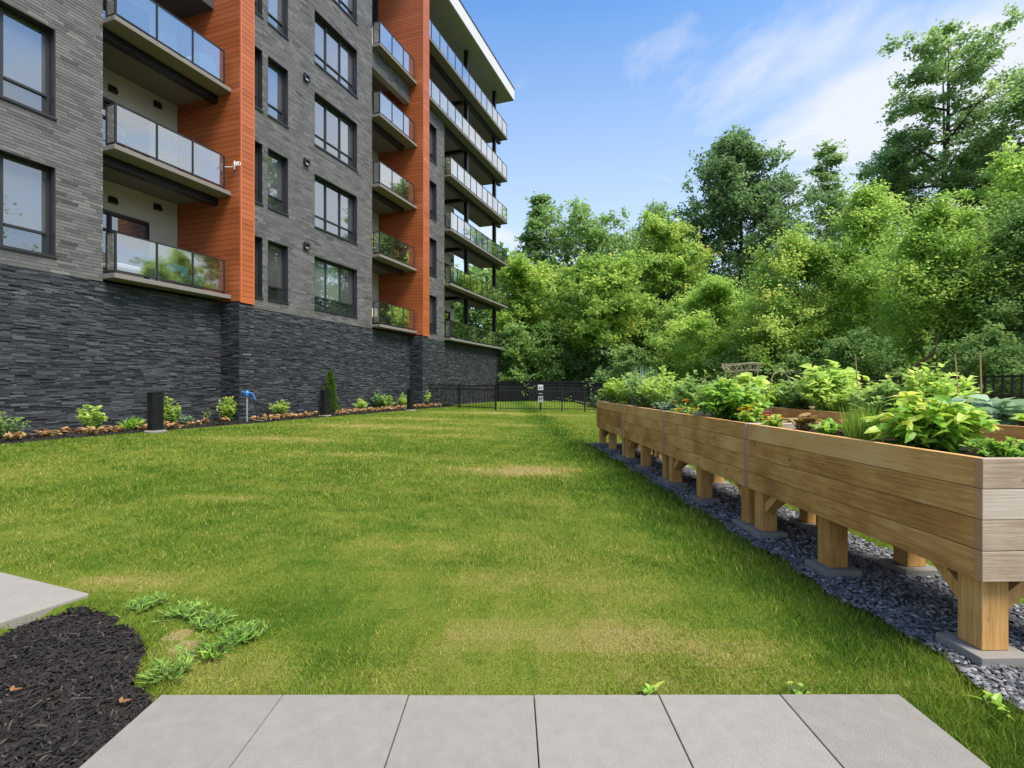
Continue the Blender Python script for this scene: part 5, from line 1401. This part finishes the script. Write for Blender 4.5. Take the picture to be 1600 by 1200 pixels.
    c[:, 2] = np.maximum(c[:, 2], 0.1)
    ax = d * np.array([1, 1, 0.4]) + rg.normal(0, 0.55, (nleaf, 3)); ax[:, 2] -= droop
    nm = np.stack([rg.normal(0, 0.5, nleaf), rg.normal(0, 0.5, nleaf), np.ones(nleaf)], -1) + 0.5 * d
    Ls = L * rg.uniform(0.6, 1.35, nleaf)
    ct = rg.normal(0.5, 0.17, len(cc))
    tn = np.clip(ct[k] + rg.normal(0, 0.16, nleaf), 0, 1)
    link('crown', leaves_mesh('crown', c, ax, nm, Ls, Ls * 0.34, tn), leaf, t)
    return t
def pxtree(name, label, px, ytop, Y, hw, *a, cat='tree', **k):
    X = (px - 800) / F * Y
    return tree(name, label, cat, X, Y, H + (HY - ytop) / F * Y, hw / F * Y, *a, **k)
GB = 'trees of the woodland beyond the fences'
#                label                                                        px   top   Y   hw   zb   style    limbs cl leaves  L   leaf
pxtree('loose_tree', 'tall thin olive tree rising beside the building corner', 853, 308, 54, 46, 0.30, 'spire', 40, 5, 17000, 0.30, LF['locust'], 301, GB, cr=0.62, flat=0.55)
pxtree('broadleaf_tree', 'yellow-green tree leaning out beside the building\'s lowest long balcony', 815, 405, 45, 62, 0.25, 'oval', 24, 6, 20000, 0.30, LF['yellow'], 302, GB, cr=0.95)
pxtree('maple_tree', 'mid-green maple with spiky upright shoots behind the yellow-green trees', 935, 326, 52, 84, 0.25, 'spread', 44, 7, 34000, 0.30, LF['mid'], 303, GB, cr=0.85, flat=1.0)
pxtree('loose_tree', 'sparse thin-topped tree peeping between the maple and the dark tree', 1020, 318, 54, 46, 0.45, 'oval', 28, 5, 11000, 0.28, LF['locust'], 304, GB, cr=0.9)
pxtree('broadleaf_tree', 'round yellow-green tree in front of the dark maple', 1030, 346, 45, 66, 0.30, 'spread', 26, 7, 28000, 0.28, LF['yellow'], 305, GB, cr=0.95)
pxtree('broadleaf_tree', 'olive tree with dark forked trunk showing, mid woodland edge', 940, 405, 41, 72, 0.36, 'spread', 26, 7, 26000, 0.26, LF['yellow'], 306, GB, cr=0.9)
pxtree('broadleaf_tree', 'darker green tree filling the gap behind the forked trunk', 875, 430, 47, 60, 0.15, 'oval', 24, 6, 18000, 0.3, LF['mid'], 307, GB, cr=1.0)
pxtree('dark_maple', 'massive dark green maple standing above all its neighbours', 1164, 205, 47, 138, 0.20, 'ovate', 60, 8, 70000, 0.30, LF['dark'], 308, GB, cr=1.0, flat=0.85)
pxtree('loose_tree', 'slim sparse locust tree between the dark maple and the tall locust', 1312, 216, 48, 48, 0.25, 'spire', 40, 5, 14000, 0.26, LF['locust'], 309, GB, cr=0.6, flat=0.45)
pxtree('tall_locust', 'very tall open locust with twin bare trunks against the sky', 1468, 40, 38, 82, 0.42, 'spread', 26, 7, 24000, 0.26, LF['locust'], 310, GB, cr=0.85, two=True, flat=0.4)
pxtree('broadleaf_tree', 'spreading locust tree at the foot of the tall twin-trunk locust', 1400, 215, 41, 66, 0.35, 'spread', 24, 7, 24000, 0.26, LF['locust'], 311, GB, cr=0.9, flat=0.5)
pxtree('broadleaf_tree', 'tall leafy locust right of the twin-trunk locust', 1600, 110, 34, 84, 0.35, 'oval', 28, 7, 30000, 0.24, LF['locust'], 312, GB, cr=0.9, flat=0.5)
pxtree('broadleaf_tree', 'vivid green tree hanging below the tall leafy locust', 1610, 235, 26, 88, 0.35, 'spread', 26, 7, 26000, 0.18, LF['bright'], 313, GB, cr=0.65, flat=0.5)
pxtree('broadleaf_tree', 'full leafy tree closing the gap between the twin-trunk locust and its right neighbour', 1545, 205, 38, 78, 0.2, 'oval', 30, 7, 26000, 0.24, LF['locust'], 314, GB, cr=0.9)
GS = 'shrubby trees along the woodland edge'
pxtree('woodland_shrub', 'dense shrub against the stone wall corner of the building', 800, 515, 41, 50, 0.02, 'shrub', 22, 7, 14000, 0.22, LF['mid'], 321, GS, cr=0.7, cat='shrub')
pxtree('woodland_shrub', 'dense mid-green shrub behind the dog waste post', 862, 508, 41, 56, 0.02, 'shrub', 22, 7, 15000, 0.22, LF['mid'], 322, GS, cr=0.7, cat='shrub')
pxtree('woodland_shrub', 'dark shrub below the forked trunk tree', 925, 520, 40, 52, 0.02, 'shrub', 22, 7, 14000, 0.22, LF['dark'], 323, GS, cr=0.7, cat='shrub')
pxtree('woodland_shrub', 'bright overhanging shrub above the far planter corner', 985, 545, 30, 52, 0.02, 'shrub', 20, 7, 14000, 0.17, LF['mid'], 324, GS, cr=0.5, cat='shrub')
pxtree('boxelder', 'low yellow-green boxelder behind the far planter\'s tomatoes', 1065, 468, 31, 78, 0.03, 'shrub', 28, 8, 24000, 0.17, LF['yellow'], 325, GS, cr=0.6)
pxtree('boxelder', 'bright feathery boxelder with boughs reaching over the basil', 1115, 432, 26, 92, 0.05, 'shrub', 30, 8, 42000, 0.135, LF['bright'], 326, GS, cr=0.55, flat=0.4)
pxtree('boxelder', 'broad yellow-tinged boxelder behind the twig trellis', 1240, 368, 22, 125, 0.04, 'shrub', 34, 9, 60000, 0.12, LF['yellow'], 327, GS, cr=0.62, flat=0.75)
pxtree('boxelder', 'bright green boxelder with pale blown leaves below the slim locust', 1365, 295, 21, 118, 0.05, 'shrub', 34, 9, 64000, 0.115, LF['bright'], 328, GS, cr=0.62, flat=0.75)
pxtree('boxelder', 'leafy green boxelder behind the wide-picket fence', 1480, 318, 17, 122, 0.04, 'shrub', 34, 9, 64000, 0.10, LF['bright'], 329, GS, cr=0.55, flat=0.75)
pxtree('boxelder', 'dark-hearted green boxelder at the picture\'s wooded side behind the canes', 1600, 320, 15.5, 115, 0.05, 'shrub', 32, 9, 60000, 0.10, LF['mid'], 330, GS, cr=0.55, flat=0.75)
pxtree('woodland_shrub', 'dark undergrowth shrub low behind the wide-picket fence', 1340, 520, 17, 110, 0.02, 'shrub', 26, 7, 20000, 0.10, LF['mid'], 331, GS, cr=0.4, cat='shrub')
pxtree('woodland_shrub', 'dark undergrowth shrub behind the fence, under the leafy boxelder', 1540, 520, 13.5, 110, 0.02, 'shrub', 26, 7, 20000, 0.09, LF['mid'], 332, GS, cr=0.36, cat='shrub')
pxtree('woodland_shrub', 'shaded shrub behind the bushy basil', 1180, 530, 23, 80, 0.02, 'shrub', 24, 7, 16000, 0.13, LF['mid'], 333, GS, cr=0.5, cat='shrub')
# leaning dead branch seen over the fence
bx_, by_ = (1450 - 800) / F * 13.0, 13.0
lb_ = MB().tube([(-0.6, 0, -0.75), (0, 0.05, 0), (0.5, 0.3, 0.42), (1.1, 0.5, 0.75), (1.9, 1.3, 1.3)], [0.06, 0.05, 0.045, 0.035, 0.02], 7).build('leaning_branch', M['soil'])
lb_.location = (bx_ - 0.55, by_, 1.45); tag(lb_, 'dark bare branch leaning over the wide-picket fence', 'branch')
# the wood goes on to the right of the picture (seen mirrored in the windows)
for i, (X, Y, h_, r_, lf) in enumerate(((22.5, 12.0, 17, 4.2, 'mid'), (20.5, 5.5, 18, 4.6, 'locust'), (20.5, -0.5, 19.5, 4.8, 'mid'), (22, -6.0, 19, 5.0, 'bright'))):
    tree('broadleaf_tree', ['green tree of the wood next to the boxelders, mirrored in the far windows', 'open locust of the wood opposite the building, mirrored in its windows', 'green tree opposite the first orange fin, mirrored in the lowest balcony glass', 'bright tree opposite the brick wall\'s first windows and mirrored in them'][i], 'tree', X, Y, h_, r_, 0.12, 'oval', 34, 7, 22000, 0.22, LF[lf], 340 + i, GB, cr=1.0)
# far mass of the wood
rg = np.random.default_rng(77); n = 46000
xx = rg.uniform(-8, 75, n); yy = 62 + rg.normal(0, 2.5, n) - 0.12 * np.maximum(xx - 20, 0)
topz = 9 + 7 * vnoise(xx, xx * 0, 5, 5) + 4 * vnoise(xx, xx * 0, 1.6, 6)
c = np.stack([xx, yy, topz * rg.random(n) ** 0.8], -1)
link('far_woods', leaves_mesh('far_woods', c, rg.normal(0, 1, (n, 3)), np.stack([rg.normal(0, .5, n), rg.normal(0, .5, n), np.ones(n)], -1), rg.uniform(0.5, 1.1, n), rg.uniform(0.18, 0.4, n), np.clip(rg.normal(0.45, 0.2, n), 0, 1)), LF['mid'], kind='stuff')
